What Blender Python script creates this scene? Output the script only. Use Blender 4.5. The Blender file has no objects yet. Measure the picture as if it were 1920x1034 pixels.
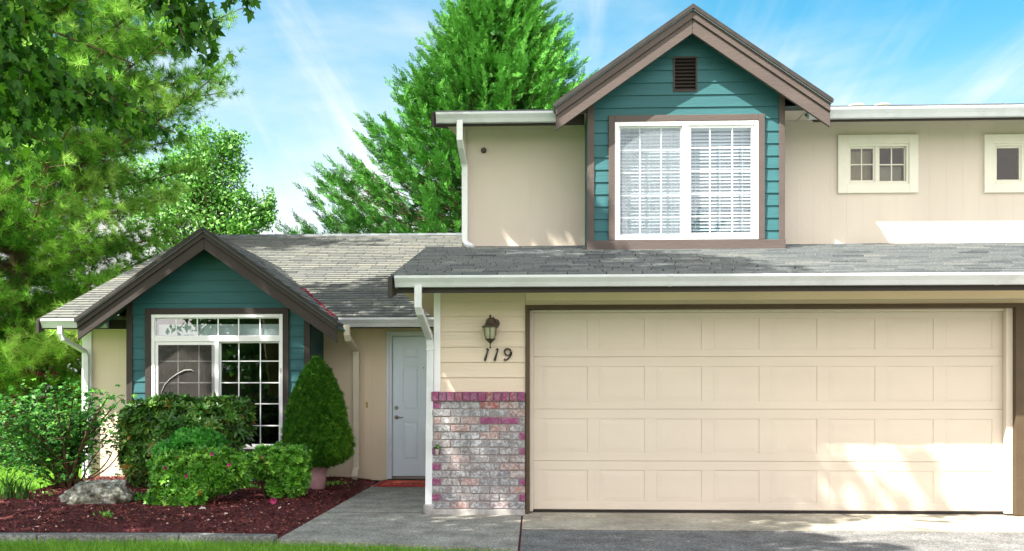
import bpy, math, random
import numpy as np
from mathutils import Vector, Matrix
# ------------------------------------------------------------------ camera, sky, sun, exposure
S = bpy.context.scene
COL = S.collection
F = 1840.0; CX = 920.0; CY = 745.0; YAW = math.radians(2.5); CAMZ = 1.2
cam = bpy.data.cameras.new('camera'); camo = bpy.data.objects.new('camera', cam); COL.objects.link(camo)
camo.location = (0, 0, CAMZ); camo.rotation_euler = (math.radians(90), 0, YAW)
cam.sensor_width = 36; cam.lens = 36*F/1920
cam.shift_x = (960-CX)/1920; cam.shift_y = (CY-517)/1920
cam.clip_start = 0.05; cam.clip_end = 2000
S.camera = camo
S.view_settings.view_transform = 'Standard'; S.view_settings.look = 'None'
S.view_settings.exposure = 1.78; S.view_settings.gamma = 1.0
S.render.engine = 'CYCLES'
S.cycles.max_bounces = 7; S.cycles.diffuse_bounces = 3; S.cycles.glossy_bounces = 3
S.cycles.transmission_bounces = 4; S.cycles.transparent_max_bounces = 10
S.cycles.use_denoising = True
SUNV = Vector((1.25, 1.0, -2.0)).normalized()
sun = bpy.data.lights.new('sun', 'SUN'); suno = bpy.data.objects.new('sun', sun); COL.objects.link(suno)
sun.energy = 4.9; sun.angle = math.radians(0.55); sun.color = (1.0, .95, .86)
suno.rotation_euler = SUNV.to_track_quat('-Z', 'Y').to_euler(); suno.location = (-12, -10, 20)

W = bpy.data.worlds.new('World'); S.world = W; W.use_nodes = True
nt = W.node_tree; N = nt.nodes; L = nt.links; N.clear()
def wn(t, **k):
    n = N.new(t)
    for a, b in k.items(): setattr(n, a, b)
    return n
sky = wn('ShaderNodeTexSky', sky_type='NISHITA'); sky.sun_disc = False
sky.sun_elevation = math.radians(51.3); sky.sun_rotation = math.radians(231.3)
sky.air_density = 1.0; sky.dust_density = .6; sky.ozone_density = 1.6
tc = wn('ShaderNodeTexCoord')
hsv = wn('ShaderNodeHueSaturation'); hsv.inputs['Hue'].default_value = .468; hsv.inputs['Saturation'].default_value = 1.36; hsv.inputs['Value'].default_value = .70
L.new(sky.outputs[0], hsv.inputs['Color'])
sep = wn('ShaderNodeSeparateXYZ'); L.new(tc.outputs['Generated'], sep.inputs[0])
zz = wn('ShaderNodeMath', operation='MAXIMUM'); zz.inputs[1].default_value = .0; L.new(sep.outputs['Z'], zz.inputs[0])
za = wn('ShaderNodeMath', operation='ADD'); za.inputs[1].default_value = .16; L.new(zz.outputs[0], za.inputs[0])
dx = wn('ShaderNodeMath', operation='DIVIDE'); L.new(sep.outputs['X'], dx.inputs[0]); L.new(za.outputs[0], dx.inputs[1])
dy = wn('ShaderNodeMath', operation='DIVIDE'); L.new(sep.outputs['Y'], dy.inputs[0]); L.new(za.outputs[0], dy.inputs[1])
cmb = wn('ShaderNodeCombineXYZ'); L.new(dx.outputs[0], cmb.inputs[0]); L.new(dy.outputs[0], cmb.inputs[1])
def cloudlayer(rot, sc, off, lo, hi, detail=6):
    m = wn('ShaderNodeMapping'); m.inputs['Rotation'].default_value = (0, 0, math.radians(rot))
    m.inputs['Scale'].default_value = sc; m.inputs['Location'].default_value = off
    L.new(cmb.outputs[0], m.inputs[0])
    nz = wn('ShaderNodeTexNoise'); nz.inputs['Scale'].default_value = 1.0; nz.inputs['Detail'].default_value = detail
    nz.inputs['Roughness'].default_value = .55; nz.inputs['Distortion'].default_value = .35
    L.new(m.outputs[0], nz.inputs['Vector'])
    r = wn('ShaderNodeMapRange'); r.inputs['From Min'].default_value = lo; r.inputs['From Max'].default_value = hi; r.interpolation_type = 'SMOOTHSTEP'
    L.new(nz.outputs[0], r.inputs[0]); return r.outputs[0]
c1 = cloudlayer(-62, (2.6, .42, 1), (3.1, 1.7, 0), .48, .88)
c2 = cloudlayer(-58, (7.0, .7, 1), (7.4, 3.2, 0), .52, .85, 8)
c3 = cloudlayer(20, (.75, .8, 1), (1.3, 5.1, 0), .41, .74, 7)
hz = wn('ShaderNodeMapRange'); hz.inputs['From Min'].default_value = .0; hz.inputs['From Max'].default_value = .36
hz.inputs['To Min'].default_value = .9; hz.inputs['To Max'].default_value = .0; hz.interpolation_type = 'SMOOTHSTEP'; L.new(sep.outputs['Z'], hz.inputs[0])
def add(a, b, op='ADD', k=None):
    m = wn('ShaderNodeMath', operation=op); L.new(a, m.inputs[0])
    if k is None: L.new(b, m.inputs[1])
    else: m.inputs[1].default_value = k
    return m.outputs[0]
cl = add(add(add(c1, None, 'MULTIPLY', .7), add(c2, None, 'MULTIPLY', .4)), add(add(c3, None, 'MULTIPLY', .75), hz.outputs[0]))
bk = wn('ShaderNodeMapRange'); bk.interpolation_type = 'SMOOTHSTEP'; bk.inputs['From Min'].default_value = -.05; bk.inputs['From Max'].default_value = -.6; bk.inputs['To Max'].default_value = .62; L.new(sep.outputs['Y'], bk.inputs[0])  # cloud cover added behind the camera as fill for the facade
cl = add(cl, bk.outputs[0])
cm = wn('ShaderNodeMath', operation='MINIMUM'); cm.inputs[1].default_value = 1.0; L.new(cl, cm.inputs[0])
mix = wn('ShaderNodeMix', data_type='RGBA'); L.new(cm.outputs[0], mix.inputs[0]); L.new(hsv.outputs[0], mix.inputs[6])
mix.inputs[7].default_value = (3.7, 3.65, 3.5, 1)
bk2 = wn('ShaderNodeMapRange'); bk2.interpolation_type = 'SMOOTHSTEP'; bk2.inputs['From Min'].default_value = .1; bk2.inputs['From Max'].default_value = -.7; bk2.inputs['To Min'].default_value = 1; bk2.inputs['To Max'].default_value = 2.7; L.new(sep.outputs['Y'], bk2.inputs[0])  # unseen sky behind the camera brightened for more added fill
bsc = wn('ShaderNodeVectorMath', operation='SCALE'); L.new(mix.outputs[2], bsc.inputs[0]); L.new(bk2.outputs[0], bsc.inputs['Scale'])
tb_ = wn('ShaderNodeMapRange'); tb_.inputs['From Min'].default_value = .1; tb_.inputs['From Max'].default_value = -.5; L.new(sep.outputs['Y'], tb_.inputs[0])
tm = wn('ShaderNodeMix', data_type='RGBA'); tm.inputs[6].default_value = (1, 1, 1, 1); tm.inputs[7].default_value = (1.06, .985, .99, 1); L.new(tb_.outputs[0], tm.inputs[0])
bm_ = wn('ShaderNodeVectorMath', operation='MULTIPLY'); L.new(bsc.outputs[0], bm_.inputs[0]); L.new(tm.outputs[2], bm_.inputs[1])
bg = wn('ShaderNodeBackground'); bg.inputs[1].default_value = .1; L.new(bm_.outputs[0], bg.inputs[0])
wo = wn('ShaderNodeOutputWorld'); L.new(bg.outputs[0], wo.inputs[0])

# ------------------------------------------------------------------ measuring helpers
cT, sT = math.cos(YAW), math.sin(YAW)
def X(px, Y):
    t = (px-CX)/F; return Y*(t*cT-sT)/(cT+t*sT)
def dep(x, Y): return -x*sT+Y*cT
def Z(py, Y, px=1000):
    return CAMZ+(CY-py)/F*dep(X(px, Y), Y)
def P3(px, py, Y): return Vector((X(px, Y), Y, Z(py, Y, px)))
def G(px, py):   # point on the ground z=0
    d = F*CAMZ/(py-CY); t = (px-CX)/F; xc = t*d
    return (xc*cT-d*sT, xc*sT+d*cT)

# ------------------------------------------------------------------ mesh helpers
class MB:
    def __init__(s): s.v = []; s.f = []; s.t = []; s.uv = None
    def add(s, vs, fs, tone=.5):
        b = len(s.v); s.v += [tuple(v) for v in vs]; s.f += [tuple(b+i for i in f) for f in fs]; s.t += [tone]*len(vs)
    def box(s, x0, x1, y0, y1, z0, z1, tone=.5):
        if x0 > x1: x0, x1 = x1, x0
        if y0 > y1: y0, y1 = y1, y0
        if z0 > z1: z0, z1 = z1, z0
        s.add([(x0,y0,z0),(x1,y0,z0),(x1,y1,z0),(x0,y1,z0),(x0,y0,z1),(x1,y0,z1),(x1,y1,z1),(x0,y1,z1)],
              [(0,3,2,1),(4,5,6,7),(0,1,5,4),(1,2,6,5),(2,3,7,6),(3,0,4,7)], tone)
    def hexa(s, p, tone=.5):
        s.add(p, [(0,3,2,1),(4,5,6,7),(0,1,5,4),(1,2,6,5),(2,3,7,6),(3,0,4,7)], tone)
    def prism(s, poly, y0, y1, tone=.5):      # polygon in x,z (counter-clockwise seen from -Y) extruded from y0 to y1
        n = len(poly)
        vs = [(x, y0, z) for x, z in poly]+[(x, y1, z) for x, z in poly]
        fs = [tuple(range(n)), tuple(range(2*n-1, n-1, -1))]+[(i, i+n, (i+1) % n+n, (i+1) % n) for i in range(n)]
        s.add(vs, fs, tone)
    def slab(s, poly, z0, z1, tone=.5):       # polygon in x,y (ccw from above)
        n = len(poly)
        vs = [(x, y, z0) for x, y in poly]+[(x, y, z1) for x, y in poly]
        fs = [tuple(range(n-1, -1, -1)), tuple(range(n, 2*n))]+[(i, (i+1) % n, (i+1) % n+n, i+n) for i in range(n)]
        s.add(vs, fs, tone)
    def tube(s, pts, rad, n=8, tone=.5, cap=True, flat=1.0):
        pts = [Vector(p) for p in pts]
        if not hasattr(rad, '__len__'): rad = [rad]*len(pts)
        b = len(s.v); up = Vector((0, 0, 1))
        for i, p in enumerate(pts):
            d = (pts[min(i+1, len(pts)-1)]-pts[max(i-1, 0)]).normalized()
            a = d.cross(up if abs(d.z) < .95 else Vector((1, 0, 0))).normalized(); c = a.cross(d)
            for k in range(n):
                an = 2*math.pi*(k+.5)/n; s.v.append(tuple(p+a*math.cos(an)*rad[i]+c*math.sin(an)*rad[i]*flat)); s.t.append(tone)
        for i in range(len(pts)-1):
            for k in range(n):
                s.f.append((b+i*n+k, b+i*n+(k+1) % n, b+(i+1)*n+(k+1) % n, b+(i+1)*n+k))
        if cap:
            s.f.append(tuple(b+k for k in range(n-1, -1, -1))); s.f.append(tuple(b+(len(pts)-1)*n+k for k in range(n)))
    def lathe(s, prof, c, n=20, tone=.5):     # prof: (r, z)
        b = len(s.v)
        for r, z in prof:
            for k in range(n):
                a = 2*math.pi*k/n; s.v.append((c[0]+r*math.cos(a), c[1]+r*math.sin(a), c[2]+z)); s.t.append(tone)
        for i in range(len(prof)-1):
            for k in range(n): s.f.append((b+i*n+k, b+i*n+(k+1) % n, b+(i+1)*n+(k+1) % n, b+(i+1)*n+k))
        s.f.append(tuple(b+k for k in range(n-1, -1, -1))); s.f.append(tuple(b+(len(prof)-1)*n+k for k in range(n)))
    def build(s, name, m, parent=None, bevel=0, smooth=False):
        off = WORLD.get(parent.name if parent else None, Vector((0, 0, 0)))
        me = bpy.data.meshes.new(name); me.from_pydata([tuple(Vector(v)-off) for v in s.v], [], s.f)
        at = me.attributes.new('tone', 'FLOAT', 'POINT'); at.data.foreach_set('value', s.t)
        me.materials.append(m); me.update()
        if smooth: me.shade_smooth()
        o = bpy.data.objects.new(name, me); COL.objects.link(o); o.parent = parent; WORLD[o.name] = off
        if bevel:
            b = o.modifiers.new('bevel', 'BEVEL'); b.width = bevel; b.segments = 2; b.limit_method = 'ANGLE'; b.angle_limit = .6
        return o
WORLD = {}
def tag(o, label=None, cat=None, group=None, kind=None):
    if label: o['label'] = label
    if cat: o['category'] = cat
    if group: o['group'] = group
    if kind: o['kind'] = kind
    return o
def thing(name, loc, label, cat, group=None):
    o = bpy.data.objects.new(name, None); COL.objects.link(o); o.location = loc; o.empty_display_size = .2
    WORLD[o.name] = Vector(loc); return tag(o, label, cat, group)

def numesh(name, V, T, tone, m, parent=None):   # V (n,3), T (m,3) triangles
    off = WORLD.get(parent.name if parent else None, Vector((0, 0, 0)))
    V = V-np.array(off)[None]
    me = bpy.data.meshes.new(name); me.vertices.add(len(V)); me.vertices.foreach_set('co', V.astype(np.float32).ravel())
    me.loops.add(3*len(T)); me.loops.foreach_set('vertex_index', T.astype(np.int32).ravel())
    me.polygons.add(len(T)); me.polygons.foreach_set('loop_start', np.arange(0, 3*len(T), 3, dtype=np.int32))
    at = me.attributes.new('tone', 'FLOAT', 'POINT'); at.data.foreach_set('value', tone.astype(np.float32))
    me.materials.append(m); me.update(calc_edges=True); me.validate()
    o = bpy.data.objects.new(name, me); COL.objects.link(o); o.parent = parent; WORLD[o.name] = off
    return o
rng = np.random.default_rng(11)
def nrm(a): return a/np.maximum(np.linalg.norm(a, axis=-1, keepdims=True), 1e-9)
def scatter(tmpl, pos, tip, nor, scale, tone):   # returns V,T,tone arrays; template: leaf base at origin, tip +Y, face +Z
    tv, tf = tmpl; tv = np.array(tv, float); tf = np.array(tf, int)
    tip = nrm(tip); x = nrm(np.cross(tip, nor)); n = np.cross(x, tip)
    R = np.stack([x, tip, n], axis=1)          # rows
    sc = np.broadcast_to(np.asarray(scale, float), (len(pos),))
    V = np.einsum('kj,njc->nkc', tv, R)*sc[:, None, None]+pos[:, None, :]
    k = len(tv); T = tf[None]+(np.arange(len(pos))*k)[:, None, None]
    return V.reshape(-1, 3), T.reshape(-1, 3), np.repeat(tone, k)
def join(parts):
    Vs, Ts, to = [], [], []; b = 0
    for V, T, t in parts: Vs.append(V); Ts.append(T+b); to.append(t); b += len(V)
    return np.concatenate(Vs), np.concatenate(Ts), np.concatenate(to)
def rv(n): return nrm(rng.normal(size=(n, 3)))

# ------------------------------------------------------------------ materials
def mat(name, col, rough=.7, var=.08, vscale=6, bump=0, bscale=60, spec=.3, stretch=None, tone=None, metal=0, dirt=0, trans=0):
    m = bpy.data.materials.new(name); m.use_nodes = True; t = m.node_tree; n = t.nodes; l = t.links
    p = n['Principled BSDF']; p.inputs['Roughness'].default_value = rough; p.inputs['Specular IOR Level'].default_value = spec
    p.inputs['Metallic'].default_value = metal
    tcx = n.new('ShaderNodeTexCoord'); mp = n.new('ShaderNodeMapping'); l.new(tcx.outputs['Object'], mp.inputs[0])
    if stretch: mp.inputs['Scale'].default_value = stretch
    if tone:
        at = n.new('ShaderNodeAttribute'); at.attribute_name = 'tone'
        r = n.new('ShaderNodeValToRGB'); l.new(at.outputs['Fac'], r.inputs[0])
        while len(r.color_ramp.elements) < len(tone): r.color_ramp.elements.new(.5)
        for e, (ps, c) in zip(r.color_ramp.elements, tone): e.position = ps; e.color = (*c, 1)
        base = r.outputs[0]
    else:
        rgb = n.new('ShaderNodeRGB'); rgb.outputs[0].default_value = (*col, 1); base = rgb.outputs[0]
    if var:
        nz = n.new('ShaderNodeTexNoise'); nz.inputs['Scale'].default_value = vscale; nz.inputs['Detail'].default_value = 5; l.new(mp.outputs[0], nz.inputs['Vector'])
        mr = n.new('ShaderNodeMapRange'); mr.inputs['From Min'].default_value = .3; mr.inputs['From Max'].default_value = .7
        mr.inputs['To Min'].default_value = 1-var; mr.inputs['To Max'].default_value = 1+var; l.new(nz.outputs[0], mr.inputs[0])
        mx = n.new('ShaderNodeVectorMath'); mx.operation = 'SCALE'; l.new(base, mx.inputs[0]); l.new(mr.outputs[0], mx.inputs['Scale']); base = mx.outputs[0]
    if dirt:
        nz = n.new('ShaderNodeTexNoise'); nz.inputs['Scale'].default_value = 2.2; nz.inputs['Detail'].default_value = 9; nz.inputs['Roughness'].default_value = .7; l.new(tcx.outputs['Object'], nz.inputs['Vector'])
        mr = n.new('ShaderNodeMapRange'); mr.inputs['From Min'].default_value = .48; mr.inputs['From Max'].default_value = .75; mr.inputs['To Max'].default_value = dirt; l.new(nz.outputs[0], mr.inputs[0])
        mx = n.new('ShaderNodeMix'); mx.data_type = 'RGBA'; l.new(mr.outputs[0], mx.inputs[0]); l.new(base, mx.inputs[6]); mx.inputs[7].default_value = (.16, .13, .10, 1); base = mx.outputs[2]
    l.new(base, p.inputs['Base Color'])
    if bump:
        nz = n.new('ShaderNodeTexNoise'); nz.inputs['Scale'].default_value = bscale; nz.inputs['Detail'].default_value = 4; l.new(mp.outputs[0], nz.inputs['Vector'])
        b = n.new('ShaderNodeBump'); b.inputs['Strength'].default_value = bump; b.inputs['Distance'].default_value = .01; l.new(nz.outputs[0], b.inputs['Height']); l.new(b.outputs[0], p.inputs['Normal'])
    if trans:
        tr = n.new('ShaderNodeBsdfTranslucent'); l.new(base, tr.inputs[0]); ms = n.new('ShaderNodeMixShader'); ms.inputs[0].default_value = trans
        l.new(p.outputs[0], ms.inputs[1]); l.new(tr.outputs[0], ms.inputs[2]); l.new(ms.outputs[0], n['Material Output'].inputs[0])
    return m
M = {}
M['beige'] = mat('beige_paint', (.72, .60, .45), .75, .05, 1.5, .25, 45, .2, (1, 1, .25))
M['beige_up'] = mat('pale_beige_paint', (.575, .505, .43), .75, .05, 1.5, .25, 45, .2, (1, 1, .25))
M['beige_lap'] = mat('lap_siding_paint', (.61, .515, .405), .65, .05, 3, .35, 30, .25, (.15, 1, 3))
M['garage'] = mat('garage_door_paint', (.575, .505, .415), .55, .03, 2, .15, 60, .3, (.3, 1, 2), dirt=.05)
M['teal'] = mat('teal_paint', (.027, .108, .120), .6, .10, 3, .35, 30, .25, (.2, 1, 3))
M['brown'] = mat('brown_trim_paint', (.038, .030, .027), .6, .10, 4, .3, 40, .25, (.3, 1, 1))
M['brown_sunlit'] = mat('sunlit_brown_trim_paint', (.086, .066, .059), .6, .10, 4, .3, 40, .25, (.3, 1, 1))  # same brown trim as below, with sunlight painted in as a lighter tone
M['olive'] = mat('olive_brown_trim', (.075, .052, .03), .6, .1, 4, .3, 40, .25)
M['white'] = mat('white_vinyl', (.78, .79, .80), .4, .03, 3, 0, 30, .4, dirt=.1)
M['gutter'] = mat('white_gutter_enamel', (.60, .62, .64), .35, .05, 3, .05, 20, .5, dirt=.28)
M['cream'] = mat('cream_enamel', (.66, .60, .47), .4, .05, 3, .05, 20, .4, dirt=.2)
M['doorpaint'] = mat('pale_blue_door_paint', (.66, .77, .87), .45, .03, 2, .06, 40, .35)
M['doortrim'] = mat('pale_grey_door_trim', (.66, .71, .77), .5, .03, 3, .05, 30, .3)
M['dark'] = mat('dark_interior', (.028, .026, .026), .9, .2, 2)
M['room'] = mat('bedroom_sky_reflection', (.09, .14, .22), .9, .05, 2)  # blue of the reflected sky painted into the room behind the blinds
M['blind'] = mat('blind_slat', (.74, .75, .76), .5, .02, 3)
M['nickel'] = mat('brushed_nickel', (.20, .19, .175), .3, .05, 20, metal=1)
M['bronze'] = mat('bronze_metal', (.045, .030, .018), .45, .25, 18, .2, 60, .5)
M['lampglass'] = mat('frosted_lamp_glass', (.34, .35, .24), .3, .1, 10, spec=.5)
M['iron'] = mat('black_iron', (.015, .010, .008), .45, .1, 20, spec=.4)
M['shingle'] = mat('asphalt_shingle', None, .95, .16, 60, .5, 160, .1,
    tone=[(0, (.09, .10, .105)), (.35, (.16, .175, .18)), (.7, (.21, .225, .22)), (1, (.28, .28, .255))])
M['shingle_warm'] = mat('weathered_shingle', None, .95, .16, 60, .5, 160, .1,
    tone=[(0, (.09, .095, .095)), (.35, (.15, .155, .145)), (.7, (.18, .182, .16)), (1, (.22, .215, .18))])
M['moss'] = mat('pink_moss', (.22, .03, .05), .95, .4, 30, .6, 80)
M['mortar'] = mat('mortar', (.25, .22, .215), .95, .2, 30, .5, 100, .1)
M['footing'] = mat('concrete_footing', (.34, .33, .31), .9, .25, 14, .5, 60, .15, dirt=.4)
M['mat_red'] = mat('red_coir', (.42, .035, .035), .95, .2, 40, .5, 200)
M['mat_orange'] = mat('orange_coir', (.50, .085, .05), .95, .25, 40, .5, 200)
M['mat_black'] = mat('black_print', (.02, .012, .012), .95, .1, 40)
M['pot'] = mat('pink_glazed_pot', (.60, .33, .36), .4, .25, 7, .2, 12, .4, dirt=.3)
M['brass'] = mat('brass_button', (.40, .28, .08), .4, .1, 10, metal=.6)
def glass(name, refl, tint=(1, 1, 1), rough=0.0):
    m = bpy.data.materials.new(name); m.use_nodes = True; t = m.node_tree; n = t.nodes; l = t.links; n.clear()
    g = n.new('ShaderNodeBsdfGlossy'); g.inputs['Roughness'].default_value = rough; tr = n.new('ShaderNodeBsdfTransparent'); tr.inputs[0].default_value = (*tint, 1)
    lw = n.new('ShaderNodeLayerWeight'); lw.inputs[0].default_value = .5; fp_ = n.new('ShaderNodeMath'); fp_.operation = 'POWER'; fp_.inputs[1].default_value = 5; l.new(lw.outputs['Facing'], fp_.inputs[0])
    nz = n.new('ShaderNodeTexNoise'); nz.inputs['Scale'].default_value = 1.1; b = n.new('ShaderNodeBump'); b.inputs['Strength'].default_value = .02; b.inputs['Distance'].default_value = .1
    tcx = n.new('ShaderNodeTexCoord'); l.new(tcx.outputs['Object'], nz.inputs['Vector']); l.new(nz.outputs[0], b.inputs['Height']); l.new(b.outputs[0], g.inputs['Normal'])
    a = n.new('ShaderNodeMath'); a.operation = 'ADD'; a.inputs[1].default_value = refl; a.use_clamp = True; l.new(fp_.outputs[0], a.inputs[0])
    ms = n.new('ShaderNodeMixShader'); l.new(a.outputs[0], ms.inputs[0]); l.new(tr.outputs[0], ms.inputs[1]); l.new(g.outputs[0], ms.inputs[2])
    o = n.new('ShaderNodeOutputMaterial'); l.new(ms.outputs[0], o.inputs[0]); return m
M['glass_hi'] = glass('reflective_window_glass', .05, (.85, .9, .93))
M['glass_lo'] = glass('dark_window_glass', .12, (.8, .85, .85))
M['glass_sm'] = glass('small_window_glass', .03, (.85, .85, .8))
def screenmat(nm, colr, lo, hi):
    m = bpy.data.materials.new(nm); m.use_nodes = True; t = m.node_tree; n = t.nodes; l = t.links; n.clear()
    d = n.new('ShaderNodeBsdfDiffuse'); tr = n.new('ShaderNodeBsdfTransparent'); ms = n.new('ShaderNodeMixShader')
    nz = n.new('ShaderNodeTexNoise'); nz.inputs['Scale'].default_value = 9; nz.inputs['Detail'].default_value = 8; nz.inputs['Roughness'].default_value = .7
    tcx = n.new('ShaderNodeTexCoord'); mp = n.new('ShaderNodeMapping'); mp.inputs['Scale'].default_value = (3, 1, .5); l.new(tcx.outputs['Object'], mp.inputs[0]); l.new(mp.outputs[0], nz.inputs['Vector'])
    r = n.new('ShaderNodeMapRange'); r.inputs['To Min'].default_value = lo; r.inputs['To Max'].default_value = hi; r.inputs['From Min'].default_value = .3; r.inputs['From Max'].default_value = .7; l.new(nz.outputs[0], r.inputs[0])
    d.inputs[0].default_value = colr; l.new(r.outputs[0], ms.inputs[0]); l.new(tr.outputs[0], ms.inputs[1]); l.new(d.outputs[0], ms.inputs[2])
    o = n.new('ShaderNodeOutputMaterial'); l.new(ms.outputs[0], o.inputs[0]); return m
M['screen'] = screenmat('dusty_insect_screen', (.07, .065, .06, 1), .3, .6)
M['screen_up'] = screenmat('insect_screen_mesh', (.30, .34, .38, 1), .12, .3)
def brickmat():
    m = mat('whitewashed_brick', None, .9, 0, 1, .6, 70, .15,
      tone=[(0, (.21, .045, .13)), (.16, (.24, .06, .125)), (.3, (.28, .09, .08)), (.42, (.30, .19, .17)), (.7, (.24, .215, .21)), (1, (.20, .20, .215))])
    t = m.node_tree; n = t.nodes; l = t.links; p = n['Principled BSDF']
    base = p.inputs['Base Color'].links[0].from_socket; at = [x for x in n if x.type == 'ATTRIBUTE'][0]
    tcx = n.new('ShaderNodeTexCoord'); nz = n.new('ShaderNodeTexNoise'); nz.inputs['Scale'].default_value = 24; nz.inputs['Detail'].default_value = 5; nz.inputs['Distortion'].default_value = 1.2; l.new(tcx.outputs['Object'], nz.inputs['Vector'])
    mr = n.new('ShaderNodeMapRange'); mr.inputs['From Min'].default_value = .46; mr.inputs['From Max'].default_value = .60; l.new(nz.outputs[0], mr.inputs[0])
    th = n.new('ShaderNodeMapRange'); th.inputs['From Min'].default_value = .1; th.inputs['From Max'].default_value = .5; th.inputs['To Min'].default_value = .2; th.inputs['To Max'].default_value = .78; l.new(at.outputs['Fac'], th.inputs[0])
    mu = n.new('ShaderNodeMath'); mu.operation = 'MULTIPLY'; l.new(mr.outputs[0], mu.inputs[0]); l.new(th.outputs[0], mu.inputs[1])
    mx = n.new('ShaderNodeMix'); mx.data_type = 'RGBA'; l.new(mu.outputs[0], mx.inputs[0]); l.new(base, mx.inputs[6]); mx.inputs[7].default_value = (.42, .43, .44, 1)
    n2 = n.new('ShaderNodeTexNoise'); n2.inputs['Scale'].default_value = 34; n2.inputs['Detail'].default_value = 4; l.new(tcx.outputs['Object'], n2.inputs['Vector'])
    m2 = n.new('ShaderNodeMapRange'); m2.inputs['From Min'].default_value = .54; m2.inputs['From Max'].default_value = .68; m2.inputs['To Max'].default_value = .75; l.new(n2.outputs[0], m2.inputs[0])
    mx2 = n.new('ShaderNodeMix'); mx2.data_type = 'RGBA'; l.new(m2.outputs[0], mx2.inputs[0]); l.new(mx.outputs[2], mx2.inputs[6]); mx2.inputs[7].default_value = (.13, .12, .12, 1)
    l.new(mx2.outputs[2], p.inputs['Base Color']); return m
M['brick'] = brickmat()
def groundmat(name, cols, scale, bump=.5, speck=None, scale2=3, spec=.15):
    m = bpy.data.materials.new(name); m.use_nodes = True; t = m.node_tree; n = t.nodes; l = t.links; p = n['Principled BSDF']
    p.inputs['Roughness'].default_value = .92; p.inputs['Specular IOR Level'].default_value = spec
    tcx = n.new('ShaderNodeTexCoord')
    a = n.new('ShaderNodeTexNoise'); a.inputs['Scale'].default_value = scale; a.inputs['Detail'].default_value = 3; a.inputs['Roughness'].default_value = .8; l.new(tcx.outputs['Object'], a.inputs['Vector'])
    b = n.new('ShaderNodeTexNoise'); b.inputs['Scale'].default_value = scale2; b.inputs['Detail'].default_value = 7; b.inputs['Roughness'].default_value = .65; l.new(tcx.outputs['Object'], b.inputs['Vector'])
    r = n.new('ShaderNodeValToRGB'); l.new(a.outputs[0], r.inputs[0]); e = r.color_ramp.elements
    e[0].position = .36; e[0].color = (*cols[0], 1); e[1].position = .66; e[1].color = (*cols[2], 1); k = e.new(.5); k.color = (*cols[1], 1)
    mr = n.new('ShaderNodeMapRange'); mr.inputs['From Min'].default_value = .3; mr.inputs['From Max'].default_value = .7; mr.inputs['To Min'].default_value = .62; mr.inputs['To Max'].default_value = 1.36; l.new(b.outputs[0], mr.inputs[0])
    v = n.new('ShaderNodeVectorMath'); v.operation = 'SCALE'; l.new(r.outputs[0], v.inputs[0]); l.new(mr.outputs[0], v.inputs['Scale']); l.new(v.outputs[0], p.inputs['Base Color'])
    bp = n.new('ShaderNodeBump'); bp.inputs['Strength'].default_value = bump; bp.inputs['Distance'].default_value = .01; l.new(a.outputs[0], bp.inputs['Height']); l.new(bp.outputs[0], p.inputs['Normal'])
    return m
M['lawn_soil'] = groundmat('lawn', ((.05, .11, .012), (.09, .20, .02), (.15, .30, .03)), 30)
M['path'] = groundmat('exposed_aggregate', ((.14, .135, .115), (.26, .25, .215), (.43, .41, .365)), 55, .6)
M['asphalt'] = groundmat('asphalt', ((.065, .064, .063), (.14, .138, .132), (.33, .325, .31)), 75, .7)
M['apron'] = groundmat('concrete', ((.27, .245, .19), (.34, .31, .245), (.40, .375, .31)), 25, .3, scale2=1.5)
M['curb'] = groundmat('curb_concrete', ((.10, .10, .09), (.19, .19, .175), (.32, .32, .30)), 40, .6)
M['mulch'] = groundmat('mulch_soil', ((.035, .008, .010), (.08, .020, .022), (.15, .04, .04)), 60, 1.0)
M['chips'] = mat('mulch_chips', None, .9, .2, 30, tone=[(0, (.025, .006, .008)), (.5, (.155, .034, .024)), (.85, (.26, .075, .065)), (1, (.50, .36, .30))])
M['rock'] = groundmat('boulder', ((.06, .06, .045), (.20, .20, .155), (.46, .46, .42)), 9, .9, scale2=5)
def leafmat(name, tones, rough=.5, trans=.35, spec=.35, var=.12, vscale=1.5):
    return mat(name, None, rough, var, vscale, 0, 1, spec, tone=tones, trans=trans)
M['maple'] = leafmat('maple_leaf', [(0, (.012, .06, .004)), (.5, (.045, .16, .008)), (1, (.15, .36, .02))], .5, .4)
M['pine'] = leafmat('pine_needles', [(0, (.010, .045, .006)), (.35, (.06, .21, .018)), (.65, (.23, .50, .05)), (1, (.46, .70, .15))], .6, .2, .2)
M['cedar'] = leafmat('cedar_sprays', [(0, (.005, .035, .005)), (.4, (.02, .11, .012)), (1, (.095, .31, .035))], .6, .06, .2)
M['birch'] = leafmat('light_green_leaf', [(0, (.03, .12, .015)), (.5, (.12, .34, .045)), (1, (.30, .55, .14))], .45, .25)
M['bark'] = mat('bark', (.13, .09, .055), .95, .35, 14, .9, 30, .1, (1, 1, .25))
M['twig'] = mat('twig_bark', (.10, .06, .035), .9, .3, 20, .5, 40, .1)
M['rhodo'] = leafmat('rhododendron_leaf', [(0, (.012, .045, .008)), (.5, (.055, .17, .018)), (.88, (.17, .32, .04)), (1, (.34, .17, .035))], .38, .12, .45)
M['azalea'] = leafmat('azalea_leaf', [(0, (.015, .07, .006)), (.5, (.09, .31, .02)), (.94, (.36, .70, .09)), (1, (.36, .07, .035))], .42, .15, .4)
M['bright'] = leafmat('young_shrub_leaf', [(0, (0.030, 0.180, 0.018)), (.6, (0.075, 0.360, 0.038)), (1, (0.165, 0.540, 0.075))], .4, .3, .4)
M['spruce'] = leafmat('spruce_needles', [(0, (.01, .05, .004)), (.5, (.045, .18, .010)), (1, (.20, .42, .03))], .6, .12, .2)
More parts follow.
